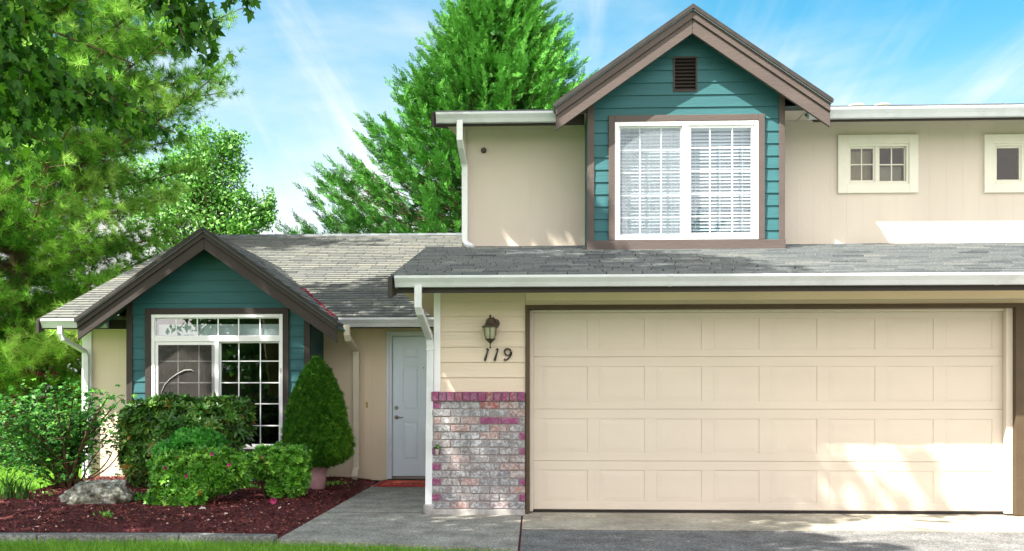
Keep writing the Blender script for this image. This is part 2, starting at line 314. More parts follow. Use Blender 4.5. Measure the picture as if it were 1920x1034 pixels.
M['vine'] = leafmat('vine_maple_leaf', [(0, (.010, .06, .008)), (.5, (.035, .17, .018)), (1, (.13, .37, .04))], .5, .25)
M['hedge'] = leafmat('hedge_leaf', [(0, (0.024, 0.084, 0.014)), (.6, (0.060, 0.180, 0.024)), (1, (0.144, 0.300, 0.048))], .5, .3)
M['grass'] = leafmat('grass_blade', [(0, (0.074, 0.189, 0.014)), (.6, (0.163, 0.378, 0.027)), (1, (0.371, 0.567, 0.081))], .5, .35)
M['petal'] = mat('pink_petal', (.45, .04, .16), .6, .2, 10, trans=.3)
M['petal_white'] = mat('white_petal', (.75, .75, .72), .6, .1, 10)
M['drip'] = mat('dark_drip_edge', (.03, .027, .025), .7, .3, 8)
M['smear'] = mat('chalky_smear', (.22, .22, .22), .9, .3, 30)
# ------------------------------------------------------------------ the house
def ring(mb, x0, x1, z0, z1, w, y0, y1, wb=None, wt=None, tone=.5):
    wb = w if wb is None else wb; wt = w if wt is None else wt
    mb.box(x0, x0+w, y0, y1, z0, z1, tone); mb.box(x1-w, x1, y0, y1, z0, z1, tone)
    mb.box(x0+w, x1-w, y0, y1, z1-wt, z1, tone); mb.box(x0+w, x1-w, y0, y1, z0, z0+wb, tone)
def prismx(mb, poly, x0, x1, tone=.5):     # polygon in (y,z)
    n = len(poly); vs = [(x0, y, z) for y, z in poly]+[(x1, y, z) for y, z in poly]
    fs = [tuple(range(n-1, -1, -1)), tuple(range(n, 2*n))]+[(i, (i+1) % n, (i+1) % n+n, i+n) for i in range(n)]
    mb.add(vs, fs, tone)
def lap(mb, yf, z0, z1, step, xl, xr, holes=(), phase=0, extra=()):
    zs = {z0, z1}; k = math.ceil((z0-phase)/step)
    edges = []
    while phase+k*step < z1:
        e = phase+k*step
        if e > z0: zs.add(e)
        k += 1
    for h in holes:
        for e in (h[2], h[3]):
            if z0 < e < z1: zs.add(e)
    for e in extra:
        if z0 < e < z1: zs.add(e)
    zs = sorted(zs)
    for za, zb in zip(zs[:-1], zs[1:]):
        if zb-za < 1e-4: continue
        zc = (za+zb)/2; bi = math.floor((zc-phase)/step); b0 = phase+bi*step
        ya = yf-.014*(1-(za-b0)/step); yb = yf-.014*(1-(zb-b0)/step)-.0005
        la, ra, lb, rb = xl(za), xr(za), xl(zb), xr(zb)
        cuts = [(None, None)]
        hs = sorted([h for h in holes if h[2] < zc < h[3]])
        segs = []; cur_a, cur_b = la, lb
        for h in hs:
            segs.append((cur_a, cur_b, h[0], h[0])); cur_a = cur_b = h[1]
        segs.append((cur_a, cur_b, ra, rb))
        for a0, b0_, a1, b1 in segs:
            if a1-a0 < .005 and b1-b0_ < .005: continue
            b1 = max(b1, b0_+.002)
            mb.hexa([(a0, ya, za), (a1, ya, za), (a1, yf+.02, za), (a0, yf+.02, za), (b0_, yb, zb), (b1, yb, zb), (b1, yf+.02, zb), (b0_, yf+.02, zb)])
def panelwall(mb, x0, x1, yf, z0, z1, holes=(), pitch=.203, th=.1):
    xs = [x0]
    while xs[-1]+pitch < x1-.02: xs.append(xs[-1]+pitch)
    xs.append(x1)
    for a, b in zip(xs[:-1], xs[1:]):
        a2, b2 = a+.0006, b-.0006
        brk = sorted({a2, b2}|{e for h in holes for e in (h[0], h[1]) if a2 < e < b2})
        for p, q in zip(brk[:-1], brk[1:]):
            c = (p+q)/2; cur = z0
            for h in sorted([h for h in holes if h[0] < c < h[1]], key=lambda h: h[2]):
                if h[2] > cur: mb.box(p, q, yf, yf+.012, cur, h[2])
                cur = h[3]
            if cur < z1: mb.box(p, q, yf, yf+.012, cur, z1)
    # backing
    brk = sorted({x0, x1}|{e for h in holes for e in (h[0], h[1]) if x0 < e < x1})
    for p, q in zip(brk[:-1], brk[1:]):
        c = (p+q)/2; cur = z0
        for h in sorted([h for h in holes if h[0] < c < h[1]], key=lambda h: h[2]):
            if h[2] > cur: mb.box(p, q, yf+.0025, yf+th, cur, h[2])
            cur = h[3]
        if cur < z1: mb.box(p, q, yf+.0025, yf+th, cur, z1)
def shingles(name, O, a, s, Ls, rngf, m, parent, tab=.34, course=.15, seed=1, lift=.019):
    r = random.Random(seed); a = Vector(a).normalized(); s = Vector(s).normalized(); n = a.cross(s).normalized()
    if n.z < 0: n = -n
    O = Vector(O); mb = MB(); nc = int(math.ceil(Ls/course))
    for i in range(nc):
        s0 = i*course; s1 = min(s0+course+.012, Ls+.01); a0, a1 = rngf(s0+.02)
        if a1-a0 < .03: continue
        x = a0-(tab*.5 if i % 2 else 0)-r.random()*.06; rt = r.uniform(-.12, .12)
        while x < a1:
            w = tab*r.choice((.7, .85, 1, 1, 1.1)); p, q = max(x, a0), min(x+w-.011, a1); x += w
            if q-p < .02: continue
            up = lift+r.uniform(0, .004); dn = r.uniform(-.004, .004); tn = min(1, max(0, r.gauss(.52, .16)+rt))
            P = [O+a*p+s*(s0+dn)-n*.002, O+a*q+s*(s0+dn)-n*.002, O+a*q+s*s1-n*.002, O+a*p+s*s1-n*.002,
                 O+a*p+s*(s0+dn)+n*up, O+a*q+s*(s0+dn)+n*up, O+a*q+s*s1+n*.004, O+a*p+s*s1+n*.004]
            mb.hexa(P, tn)
        # underlay strip
        P = [O+a*a0+s*s0-n*.03, O+a*a1+s*s0-n*.03, O+a*a1+s*min(s0+course, Ls)-n*.03, O+a*a0+s*min(s0+course, Ls)-n*.03]
        mb.hexa(P+[v+n*.0285 for v in P], .15)
    return mb.build(name, m, parent)
def gutter(name, x0, x1, yb, zt, m, parent, d=.125, h=.125):
    mb = MB(); t = .006
    prof = [(yb, zt-h), (yb-d*.55, zt-h), (yb-d*.72, zt-h*.62), (yb-d*.95, zt-h*.30), (yb-d, zt-h*.22), (yb-d, zt), (yb-d+.016, zt), (yb-d+.016, zt-t*2), (yb-d+t*1.5, zt-t*2.5), (yb-d+t*1.3, zt-h*.2), (yb-d*.62, zt-h*.6), (yb-d*.5, zt-h+t), (yb-t, zt-h+t), (yb-t, zt), (yb, zt)]
    prismx(mb, prof, x0, x1)
    for x in (x0-.004, x1): prismx(mb, [(yb, zt-h-.002), (yb-d*.56, zt-h-.002), (yb-d*.74, zt-h*.62), (yb-d-.003, zt-h*.22), (yb-d-.003, zt-.002), (yb, zt-.002)], x, x+.004)
    xj_ = x0+2.6
    while xj_ < x1-.5:
        prismx(mb, [(yb, zt-h-.003), (yb-d*.56, zt-h-.003), (yb-d*.75, zt-h*.62), (yb-d*.97, zt-h*.27), (yb-d-.003, zt-h*.22), (yb-d-.003, zt+.001), (yb-d+.004, zt+.001), (yb-d+.004, zt-h*.2), (yb-d*.7, zt-h*.6), (yb-d*.5, zt-h+.003), (yb, zt-h+.003)], xj_, xj_+.035); xj_ += 3.05
    return mb.build(name, m, parent)
def downspout(pts, m, parent, w=.068, straps=()):
    mb = MB()
    for i in range(len(pts)-1): pass
    # rectangular tube
    P = [Vector(p) for p in pts]; b = len(mb.v)
    for i, p in enumerate(P):
        d = (P[min(i+1, len(P)-1)]-P[max(i-1, 0)]).normalized(); xa = Vector((1, 0, 0)); xa = (xa-d*xa.dot(d)).normalized(); ya = d.cross(xa).normalized()
        for sx, sy in ((-1, -.8), (1, -.8), (1, .8), (-1, .8)):
            mb.v.append(tuple(p+xa*sx*w/2+ya*sy*w/2)); mb.t.append(.5)
    for i in range(len(P)-1):
        for k in range(4): mb.f.append((b+i*4+k, b+i*4+(k+1) % 4, b+(i+1)*4+(k+1) % 4, b+(i+1)*4+k))
    mb.f.append((b+3, b+2, b+1, b)); e = b+(len(P)-1)*4; mb.f.append((e, e+1, e+2, e+3))
    for z in straps:
        for i in range(len(P)-1):
            if min(P[i].z, P[i+1].z) <= z <= max(P[i].z, P[i+1].z):
                f = (z-P[i].z)/(P[i+1].z-P[i].z); c = P[i].lerp(P[i+1], f)
                mb.box(c.x-w*.56, c.x+w*.56, c.y-w*.47, c.y+w*.5, z-.014, z+.014); break
    return mb.build('downspout', m, parent, bevel=.006)

house = thing('house', (1.0, 12.0, 0), 'two storey suburban house with teal gables, beige walls and a wide garage', 'house')
YG, YM, YB, YU, YW = 10.0, 14.0, 13.15, 12.4, 11.8
XR = 9.5                                                # the house runs on past the right edge of the photograph
gx0 = X(812, YG)
# --- garage front
dz0, dz1 = .02, Z(579, YG, 1450); dx0, dx1 = X(993, YG), X(1902, YG)
z_sof = Z(547, YG, 1300)
x_dt0 = X(985, YG)
xcb = X(826, YG)
zbt = Z(735, YG, 890)
mb = MB(); lap(mb, YG, zbt-.02, z_sof-.0, .1555, lambda z: xcb, lambda z: x_dt0, phase=Z(708, YG, 900))
w = mb.build('lap_siding', M['beige_lap'], house)
mb = MB(); mb.box(gx0+.01, xcb, YG-.022, YG+.05, zbt, z_sof); mb.build('corner_board', M['white'], house, bevel=.004)
mb = MB()
mb.box(gx0+.02, x_dt0, YG+.021, YG+.14, .1, z_sof)                     # backing of the brick pier
mb.box(x_dt0, dx1+.085, YG+.004, YG+.14, Z(571, YG, 1450)+.002, z_sof)   # header
mb.box(dx1+.085, XR, YG+.004, YG+.14, .0, z_sof)
mb.box(gx0+.012, gx0+.1, YG+.141, 16, .0, z_sof+.2)                       # side wall of the garage by the entry
mb.build('wall', M['beige_lap'], house)
mb = MB(); mb.box(x_dt0+.002, XR, YG-.014, YG+.003, Z(563, YG, 1300), z_sof); mb.build('frieze_board', M['beige'], house, bevel=.003)
# garage door casing
ztr = Z(571, YG, 1450)
mb = MB(); mb.box(x_dt0, dx0, YG-.03, YG+.1, 0.02, ztr); mb.box(dx0, dx1, YG-.03, YG+.1, dz1, ztr); mb.box(dx1, dx1+.085, YG-.03, YG+.1, .02, ztr)
mb.build('garage_door_casing', M['olive'], house, bevel=.004)
# side jamb inner stop
mb = MB(); st = .035
mb.box(dx0, dx0+st, YG+.055, YG+.1, .03, dz1); mb.box(dx1-.065, dx1, YG+.03, YG+.1, .03, dz1); mb.box(dx0+st, dx1-.065, YG+.055, YG+.1, dz1-.025, dz1)
mb.build('door_stop', M['garage'], house, bevel=.004)
gd = MB(); yd = YG+.115; bx0, bx1 = dx0+.01, dx1-.01
sect = [Z(963.5, YG+.1, 1450), Z(866, YG+.1, 1450), Z(768, YG+.1, 1450), Z(669, YG+.1, 1450), dz1]
sect[0] = .045
gdo = None
pitch = (X(1780, YG)-X(1016, YG))/7; pw = (X(1868, YG)-X(1780, YG)); px0 = X(1018, YG+.1)
for si in range(4):
    a, b = sect[si]+.004, sect[si+1]-.004
    mb = MB(); mb.box(bx0, bx1, yd+.006, yd+.045, a-.004, b+.004)
    pz0 = a+(b-a)*.15; pz1 = pz0+(b-a)*.67
    xs = [px0+pitch*i for i in range(8)]
    mb.box(bx0, bx1, yd, yd+.006, a, pz0); mb.box(bx0, bx1, yd, yd+.006, pz1, b)
    e = bx0
    for x in xs:
        mb.box(e, x, yd, yd+.006, pz0, pz1); e = x+pw
        # stepped raised field: bevel outwards
        g = .006; i1 = .055
        o = [(x+g, yd+.0055, pz0+g), (x+pw-g, yd+.0055, pz0+g), (x+pw-g, yd+.0055, pz1-g), (x+g, yd+.0055, pz1-g)]
        q = [(x+i1, yd+.0018, pz0+i1), (x+pw-i1, yd+.0018, pz0+i1), (x+pw-i1, yd+.0018, pz1-i1), (x+i1, yd+.0018, pz1-i1)]
        mb.add(o+q, [(0, 1, 5, 4), (1, 2, 6, 5), (2, 3, 7, 6), (3, 0, 4, 7), (4, 5, 6, 7)])
    mb.box(e, bx1, yd, yd+.006, pz0, pz1)
    if gdo is None: gdo = tag(mb.build('garage_door', M['garage'], house, bevel=.002))
    else: mb.build('door_section', M['garage'], gdo, bevel=.002)
mb = MB(); mb.box(bx0, bx1, yd-.002, yd+.04, .021, .042); mb.build('weather_strip', M['iron'], gdo)
# brick pier
r = random.Random(5)
ybk = YG-.075; bx = gx0-.005; bxe = x_dt0-.004
mo = MB(); mo.box(bx+.006, bxe-.004, ybk+.008, YG+.02, Z(955, YG, 890), zbt-.004); 
bk = MB(); zb0 = Z(955, ybk, 890); ztop = Z(735, ybk, 890); zsol = Z(753, ybk, 890); nrow = 14; rh = (zsol-zb0)/nrow
for i in range(nrow):
    x = bx if i % 2 == 0 else bx-.1; za = zb0+i*rh
    first = True
    while x < bxe:
        wd = .198; p, q = max(x, bx), min(x+wd-.012, bxe)
        if q-p > .02:
            edge = (q-p) < .12
            if edge and r.random() < .6: tn = r.uniform(0, .14)
            else: tn = r.choice((.42, .6, .7, .8, .9, 1.0, .95, .85)) if (i < 9 or r.random() < .6) else r.choice((.05, .3, .42, .45, .6, .8))
            j = r.uniform(-.004, .004)
            bk.box(p, q, ybk+j, YG+.015, za+.006+r.uniform(-.001, .002), za+rh-.006, tn)
        x += wd
bk2 = MB(); x = bx-.008; n = 12; wd = (bxe+.004-x)/n
for i in range(n): bk2.box(x+i*wd+.004, x+(i+1)*wd-.007, ybk-.018+r.uniform(-.002, .002), YG+.016, zsol+.004, ztop, r.choice((.0, .05, .1, .14, .2, .24)))
pier = mo.build('brick_veneer', M['mortar'], house)
tag(bk.build('brick_courses', M['brick'], pier, bevel=.004)); bk2.build('brick_cap', M['brick'], pier, bevel=.004)
mb = MB(); mb.box(bx-.01, bxe+.002, ybk-.012, YG+.14, -.05, zb0-.002); mb.build('footing', M['footing'], pier, bevel=.006)
# --- garage roof
ye = 9.42; zge = Z(513, 9.34, 1300)+.004
ztopu = Z(461, YU, 1300); sl = math.atan2(ztopu-zge, YU-9.37)
xrl = X(740, 9.45)
Ls = math.hypot(YU-9.37, ztopu-zge)
grf = shingles('garage_roof', (xrl, 9.37, zge), (1, 0, 0), (0, math.cos(sl), math.sin(sl)), Ls, lambda s: (0, XR-xrl), M['shingle'], house, seed=3)
gtz = zge-.012
mb = MB(); mb.box(xrl+.03, XR, 9.432, 9.47, Z(547, 9.43, 1300), gtz-.01); mb.build('fascia', M['brown'], grf, bevel=.003)
g1 = gutter('gutter', xrl+.02, XR, 9.428, gtz, M['gutter'], grf, d=.12, h=.105)
mb = MB(); ps = [(9.30, gtz-.02), (9.30, gtz-.22), (12.4, gtz-.22+3.1*math.tan(sl)), (12.4, gtz-.02+3.1*math.tan(sl))]; prismx(mb, ps, xrl-.045, xrl-.005)
mb.build('rake_board', M['brown'], grf, bevel=.003)
mb = MB(); mb.box(xrl, XR, 9.47, YG+.001, z_sof+.001, z_sof+.012); mb.box(xrl, gx0+.01, YG+.001, 14.0, z_sof+.001, z_sof+.012); mb.build('soffit', M['beige'], grf)
downspout([(X(784, 9.36), 9.36, gtz-.09), (X(784, 9.36), 9.36, Z(576, 9.36, 784)), (X(787, 9.4), 9.40, Z(586, 9.4, 786)), (X(805, 9.93), 9.93, Z(633, 9.93, 805)), (X(807, 9.95), 9.95, Z(650, 9.95, 805)), (X(804, 9.95), 9.95, .10)], M['gutter'], g1, .07, (Z(655, 9.95),))
mb = MB(); mb.lathe([(.052, 0), (.058, .02), (.058, .09), (.05, .10)], (X(804, 9.95), 9.95, .012), 14); mb.build('drain_pipe', M['footing'], house)
# --- main left wing
zme = Z(595, 13.4, 560); SL = .35
# ridge: zme+SL*(Y-13.42)=1.2+(CY-442)/F*Y*1.003
kk = (CY-441)/F*1.006; YR = (CAMZ-zme+SL*13.42)/(SL-kk); zr = zme+SL*(YR-13.42)
ml = X(76, 13.4); 
sl2 = math.atan(SL); Ls2 = (YR-13.42)/math.cos(sl2)
mrf = shingles('main_roof', (ml, 13.42, zme), (1, 0, 0), (0, math.cos(sl2), math.sin(sl2)), Ls2, lambda s: (0, -.88-ml), M['shingle_warm'], house, seed=7)
mb = MB()
x = ml
while x < -.9:
    mb.hexa([(x, YR-.13, zr-.035), (x+.2, YR-.13, zr-.035), (x+.2, YR+.13, zr-.035), (x, YR+.13, zr-.035), (x, YR-.02, zr+.03), (x+.2, YR-.02, zr+.022), (x+.2, YR+.02, zr+.022), (x, YR+.02, zr+.03)], random.random()*.3); x += .19
mb.build('ridge_cap', M['shingle'], mrf)
mb = MB(); ps = [(YR, zr-.005), (YR+5.5, zr-5.5*SL), (YR+5.5, zr-5.5*SL-.03), (YR, zr-.035)]; prismx(mb, ps, ml, -.88); mb.build('rear_slope', M['shingle'], mrf)
mz = zme-.012; zms = Z(616, 13.5, 700)
mb = MB(); mb.box(ml+.03, gx0, 13.482, 13.52, zms, mz-.01); mb.build('fascia', M['brown'], mrf, bevel=.003)
bl, br = X(146, 12.8), X(632, 12.8)
g2 = gutter('gutter', ml+.02, bl+.12, 13.478, mz, M['gutter'], mrf); g3 = gutter('gutter', X(636, 13.4), gx0, 13.478, mz, M['gutter'], mrf)
mb = MB(); prismx(mb, [(13.36, mz-.01), (13.36, mz-.2), (YR, zr-.22), (YR, zr-.03)], ml-.045, ml-.005); mb.build('rake_board', M['brown'], mrf, bevel=.003)
wl = X(157, YM)
mb = MB(); mb.box(ml, gx0, 13.52, YM+.002, zms+.02, zms+.032); mb.build('soffit', M['beige'], mrf)
wx0, wx1 = X(238, YB), X(582, YB)
dl, dr = X(725, YM), gx0
dtop = Z(622, YM, 760)
mb = MB()
panelwall(mb, X(173, YM), wx0+.12, YM, .0, zms+.04); mb.build('front_wall', M['beige'], house); mb = MB()
panelwall(mb, wx1-.12, gx0, YM, .0, zms+.04, holes=[(dl, dr+.3, -.1, dtop)])
mb.build('entry_wall', M['beige'], house)
mb = MB(); prismx(mb, [(YM+.11, 0), (YR+5, 0), (YR+5, zme+.1), (YR, zr-.05), (YM+.11, zme+.1)], wl, wl+.1); mb.build('side_wall', M['beige'], house)
mb = MB(); mb.box(wl-.02, X(173, YM), YM-.022, YM+.1, .02, zms+.02); mb.build('corner_board', M['white'], house, bevel=.004)
downspout([(X(112, 13.4), 13.42, mz-.10), (X(112, 13.4), 13.42, Z(626, 13.42, 112)), (X(117, 13.42), 13.44, Z(636, 13.44, 117)), (X(160, 13.93), 13.9, Z(659, 13.9, 160)), (X(163, 13.93), 13.92, Z(668, 13.92, 160)), (X(163, 13.93), 13.92, .15)], M['gutter'], g2, .07)
downspout([(X(650, 13.4), 13.42, mz-.10), (X(650, 13.4), 13.42, Z(628, 13.42, 651)), (X(652, 13.42), 13.45, Z(636, 13.44, 653)), (X(667, 13.9), 13.9, Z(655, 13.9, 667)), (X(668, 13.92), 13.92, Z(664, 13.92, 668)), (X(668, 13.92), 13.92, Z(878, 13.92, 667)), (X(664, 13.7), 13.72, .06)], M['cream'], g3, .085, (Z(663, 13.92), Z(850, 13.92)))
# entry door
mb = MB(); dtr = X(735, YM); 
mb.box(dl, dl+.038, YM-.03, YM+.12, .03, dtop); mb.box(dl+.038, dtr, YM-.018, YM+.12, .03, dtop-.03); mb.box(dl+.038, gx0+.02, YM-.03, YM+.12, dtop-.035, dtop)
mb.box(dtr, gx0+.02, YM-.018, YM+.12, dtop-.065, dtop-.035)
fd_x0, fd_x1 = dtr+.004, dtr+.91
fdz0, fdz1 = Z(893, YM, 760), dtop-.07
dr_ = MB(); yf = YM+.02; slab_y = yf+.03
rects = []
pz = [(Z(862.5, YM, 770), Z(793, YM, 770)), (Z(769, YM, 770), Z(688, YM, 770)), (Z(672, YM, 770), Z(651.5, YM, 770))]
pxs = [(X(756, YM), X(784, YM))]; wdt = fd_x1-fd_x0; pxs.append((fd_x1-(pxs[0][1]-fd_x0), fd_x1-(pxs[0][0]-fd_x0)))
xs = [fd_x0, pxs[0][0], pxs[0][1], pxs[1][0], pxs[1][1], fd_x1]
dr_.box(fd_x0, fd_x1, yf+.012, yf+.045, fdz0, fdz1)
for i in (0, 2, 4): dr_.box(xs[i], xs[i+1], yf, yf+.012, fdz0, fdz1)
zz_ = [fdz0, pz[0][0], pz[0][1], pz[1][0], pz[1][1], pz[2][0], pz[2][1], fdz1]
for i in (1, 3):
    for j in (0, 2, 4, 6): dr_.box(xs[i], xs[i+1], yf, yf+.012, zz_[j], zz_[j+1])
    for a, b in pz:
        x, X1 = xs[i], xs[i+1]; g = .004; i1 = .035
        o = [(x+g, yf+.0115, a+g), (X1-g, yf+.0115, a+g), (X1-g, yf+.0115, b-g), (x+g, yf+.0115, b-g)]
        q = [(x+i1, yf+.002, a+i1), (X1-i1, yf+.002, a+i1), (X1-i1, yf+.002, b-i1), (x+i1, yf+.002, b-i1)]
        dr_.add(o+q, [(0, 1, 5, 4), (1, 2, 6, 5), (2, 3, 7, 6), (3, 0, 4, 7), (4, 5, 6, 7)])
door = dr_.build('front_door', M['doorpaint'], house, bevel=.002)
mb.build('door_frame', M['doortrim'], house, bevel=.003)
mb = MB(); hx = X(743, YM); hz = Z(783, YM, 743)
def disc(mb, c, r, t, n=18):
    mb.tube([(c[0], c[1], c[2]), (c[0], c[1]-t, c[2])], [r, r*.9], n)
disc(mb, (hx, yf, hz), .031, .014); mb.tube([(hx, yf-.014, hz), (hx, yf-.045, hz)], .010, 8)
mb.tube([(hx, yf-.045, hz), (hx+.03, yf-.05, hz+.004), (hx+.07, yf-.05, hz), (hx+.105, yf-.047, hz+.006)], [.011, .010, .008, .007], 8)
mb.build('door_handle', M['nickel'], door, smooth=False)
mb = MB(); disc(mb, (hx, yf, Z(765, YM, 743)), .029, .02); disc(mb, (hx, yf-.02, Z(765, YM, 743)), .014, .006); mb.build('deadbolt', M['nickel'], door)
mb = MB(); disc(mb, (X(794, YM), yf, Z(690, YM, 794)), .009, .006, 10); mb.build('peephole', M['iron'], door)
mb = MB(); mb.box(dtr, gx0+.02, YM-.01, YM+.1, .03, fdz0-.004); mb.build('threshold', M['nickel'], door)
mb = MB(); bxx = X(688, YM); mb.box(bxx-.012, bxx+.012, YM-.012, YM, Z(765, YM, 688), Z(754, YM, 688)); disc(mb, (bxx, YM-.012, Z(759, YM, 688)), .008, .006, 10); mb.build('doorbell', M['brass'], house)

# --- generic gable (bargeboards, roof, soffit)
def gable(nm, apx, apy, yfr, x0, x1, slope, zfun_depth, bt, hb, mtrim, msoff, zmain, ymain, smain, xs_wall, seed, yback):
    xa = X(apx, yfr); za = Z(apy, yfr, apx)
    L0, L1 = xa-x0, x1-xa; zl, zrr = za-slope*L0, za-slope*L1
    mb = MB(); t = bt; t2 = t+hb
    # two layered barge boards each side, mitred at the apex
    mb.prism([(x0, zl-t), (xa, za-t), (xa, za), (x0, zl)][::1], yfr-.035, yfr)
    mb.prism([(xa, za-t), (x1, zrr-t), (x1, zrr), (xa, za)], yfr-.035, yfr)
    mb.prism([(x0, zl-t2), (xa-.002, za-t2), (xa-.002, za-t-.002), (x0, zl-t-.002)], yfr-.012, yfr+.03)
    mb.prism([(xa+.002, za-t2), (x1, zrr-t2), (x1, zrr-t-.002), (xa+.002, za-t-.002)], yfr-.012, yfr+.03)
    th = math.atan(slope); rd = None
    de = MB(); de.prism([(x0-.02, zl-.02*slope+.004), (xa, za+.004), (xa, za+.056), (x0-.02, zl-.02*slope+.056)], yfr-.07, yfr-.061); de.prism([(xa, za+.004), (x1+.02, zrr-.02*slope+.004), (x1+.02, zrr-.02*slope+.056), (xa, za+.056)], yfr-.07, yfr-.061)
    for sgn, xe, ze, LL in ((1, x0-.02, zl-.02*slope, L0+.02), (-1, x1+.02, zrr-.02*slope, L1+.02)):
        def rf(s, ze=ze):
            z = ze+s*math.sin(th); yb = ymain+(z-zmain)/smain+.12
            return (0, max(yb-(yfr-.06), .25))
        o = shingles(nm, (xe, yfr-.06, ze+.024), (0, 1, 0), (sgn*math.cos(th), 0, math.sin(th)), LL/math.cos(th), rf, M['shingle'], house, seed=seed)
        seed += 1; rd = rd or o
    mb2 = MB(); yb = ymain+.02        # sloped soffit boards under the overhang
    tt = .03
    for (xa_, za_, xb_, zb_) in ((x0+.004, zl-tt, xa, za-tt), (xa, za-tt, x1-.004, zrr-tt)):
        w0, w1 = xs_wall
        def zl_at(x, p=(xa_, za_, xb_, zb_)): return p[1]+(p[3]-p[1])*(x-p[0])/(p[2]-p[0])
        ymo = yfr+.6
        for (u, v_, yb_) in ((xa_, min(xb_, w0), ymo) , (max(xa_, w0), min(xb_, w1), yback), (max(xa_, w1), xb_, ymo)):
            if v_-u > .01: mb2.prism([(u, zl_at(u)-.022), (v_, zl_at(v_)-.022), (v_, zl_at(v_)-.004), (u, zl_at(u)-.004)], yfr+.031, yb_)
    mb2.build('soffit', msoff, rd)
    mb.build('bargeboard', mtrim, rd, bevel=.003); de.build('drip_edge', M['drip'], rd)
    return xa, za, zl, zrr, rd
SLG = .70
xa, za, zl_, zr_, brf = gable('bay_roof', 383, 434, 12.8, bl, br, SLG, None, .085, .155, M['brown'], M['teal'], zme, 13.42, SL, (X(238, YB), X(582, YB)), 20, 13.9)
wz0 = .0
win = (X(285, YB), X(531, YB), Z(842, YB, 400), Z(590, YB, 400))
def gl(z, xa=xa, za=za, s=SLG, x=wx0, k=.05): return max(x, xa-(za-k-z)/s)
def gr(z, xa=xa, za=za, s=SLG, x=wx1, k=.05): return min(x, xa+(za-k-z)/s)
zsl = za-.05-(xa-wx0)*SLG; zsr = za-.05-(wx1-xa)*SLG
cw = .085
mb = MB(); lap(mb, YB, .0, za-.06, .152, lambda z: gl(z, x=wx0+cw-.002), lambda z: gr(z, x=wx1-cw+.002), holes=[win], phase=Z(653, YB, 260), extra=(za-.05-(xa-wx0-cw)*SLG, za-.05-(wx1-cw-xa)*SLG))
mb.build('lap_siding', M['teal'], house)
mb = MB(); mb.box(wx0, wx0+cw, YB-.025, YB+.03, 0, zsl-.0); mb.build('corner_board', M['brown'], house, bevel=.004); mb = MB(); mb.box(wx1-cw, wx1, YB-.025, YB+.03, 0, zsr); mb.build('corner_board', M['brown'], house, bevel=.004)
mb = MB(); mb.box(wx0+.003, wx0+.06, YB+.031, YM+.1, 0, zsl+.1); mb.build('bay_side_wall', M['teal'], house); mb = MB(); mb.box(wx1-.06, wx1-.003, YB+.031, YM+.1, 0, zsr+.1); mb.build('bay_side_wall', M['teal'], house)
def casing(parent, rect, Y, w, m, wb=None, sides=None):
    mb = MB(); x0, x1, z0, z1 = rect; ring(mb, x0-w, x1+w, z0-(w if wb is None else wb), z1+w, w, Y-.036, Y+.01, wb=wb); return mb.build('window_casing', m, parent, bevel=.004)
def sash(parent, x0, x1, z0, z1, w, y, m, cols, rows, gm, mw=.014, name='sash', my=.012):
    mb = MB(); ring(mb, x0, x1, z0, z1, w, y, y+.03); o = mb.build(name, m, parent, bevel=.003)
    mb = MB(); 
    for c in cols: mb = MB(); mb.box(c-mw/2, c+mw/2, y+.009, y+.021, z0+w, z1-w); mb.build('muntin', m, parent)
    for r_ in rows: mb = MB(); mb.box(x0+w, x1-w, y+.007, y+.023, r_-mw/2, r_+mw/2); mb.build('muntin', m, parent)
    mb = MB(); mb.box(x0+w, x1-w, y+.0135, y+.0165, z0+w, z1-w); mb.build('glass', gm, parent)
    return o
def lin(a, b, n): return [a+(b-a)*(i+1)/n for i in range(n-1)]
# lower bay window
w1 = MB(); ring(w1, win[0], win[1], win[2], win[3], .045, YB-.03, YB+.07)
tz0, tz1 = Z(641, YB, 400), Z(631, YB, 400); w1.box(win[0]+.045, win[1]-.045, YB-.028, YB+.07, tz0, tz1)
mx0, mx1 = X(403.5, YB), X(411, YB); w1.box(mx0, mx1, YB-.024, YB+.07, win[2]+.045, tz0)
W1 = w1.build('window', M['white'], house, bevel=.004); tag(W1, 'tall living room window with a transom row over two gridded sashes')
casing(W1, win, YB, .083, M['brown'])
ix0, ix1 = win[0]+.045, win[1]-.045
sash(W1, ix0, ix1, tz1, win[3]-.045, .012, YB, M['white'], [X(p, YB) for p in (330, 369.5, 408.5, 447, 487)], [], M['glass_lo'])
zr5 = [Z(p, YB, 400) for p in (677.5, 718, 757.5, 798.5)]
sash(W1, ix0, mx0, win[2]+.045, tz0, .045, YB-.012, M['white'], [X(p, YB) for p in (334, 373)], zr5, M['glass_lo'], my=0)
sash(W1, mx1, ix1, win[2]+.045, tz0, .02, YB+.02, M['white'], [X(p, YB) for p in (446.5, 487)], zr5, M['glass_lo'])
mb = MB(); mb.box(ix0+.045, mx0-.004, YB-.0125, YB-.0105, win[2]+.09, tz0-.045); mb.build('insect_screen', M['screen'], W1)
mb = MB(); mb.box(X(527, YB), X(527, YB)+.014, YB-.03, YB-.012, Z(700, YB), Z(690, YB)); mb.build('latch', M['white'], W1); mb = MB(); mb.box(X(288, YB), X(290.5, YB), YB-.035, YB-.03, Z(655, YB), Z(646, YB)); mb.build('latch', M['white'], W1)
mb = MB(); mb.box(ix0+.03, ix1-.02, YB+.045, YB+.049, Z(627, YB), Z(606, YB)); 
mb.build('transom_blind', M['blind'], W1)
cp = [(300, 749), (303, 735), (309, 722), (319, 711), (332, 702), (346, 695), (358, 694), (366, 699)]
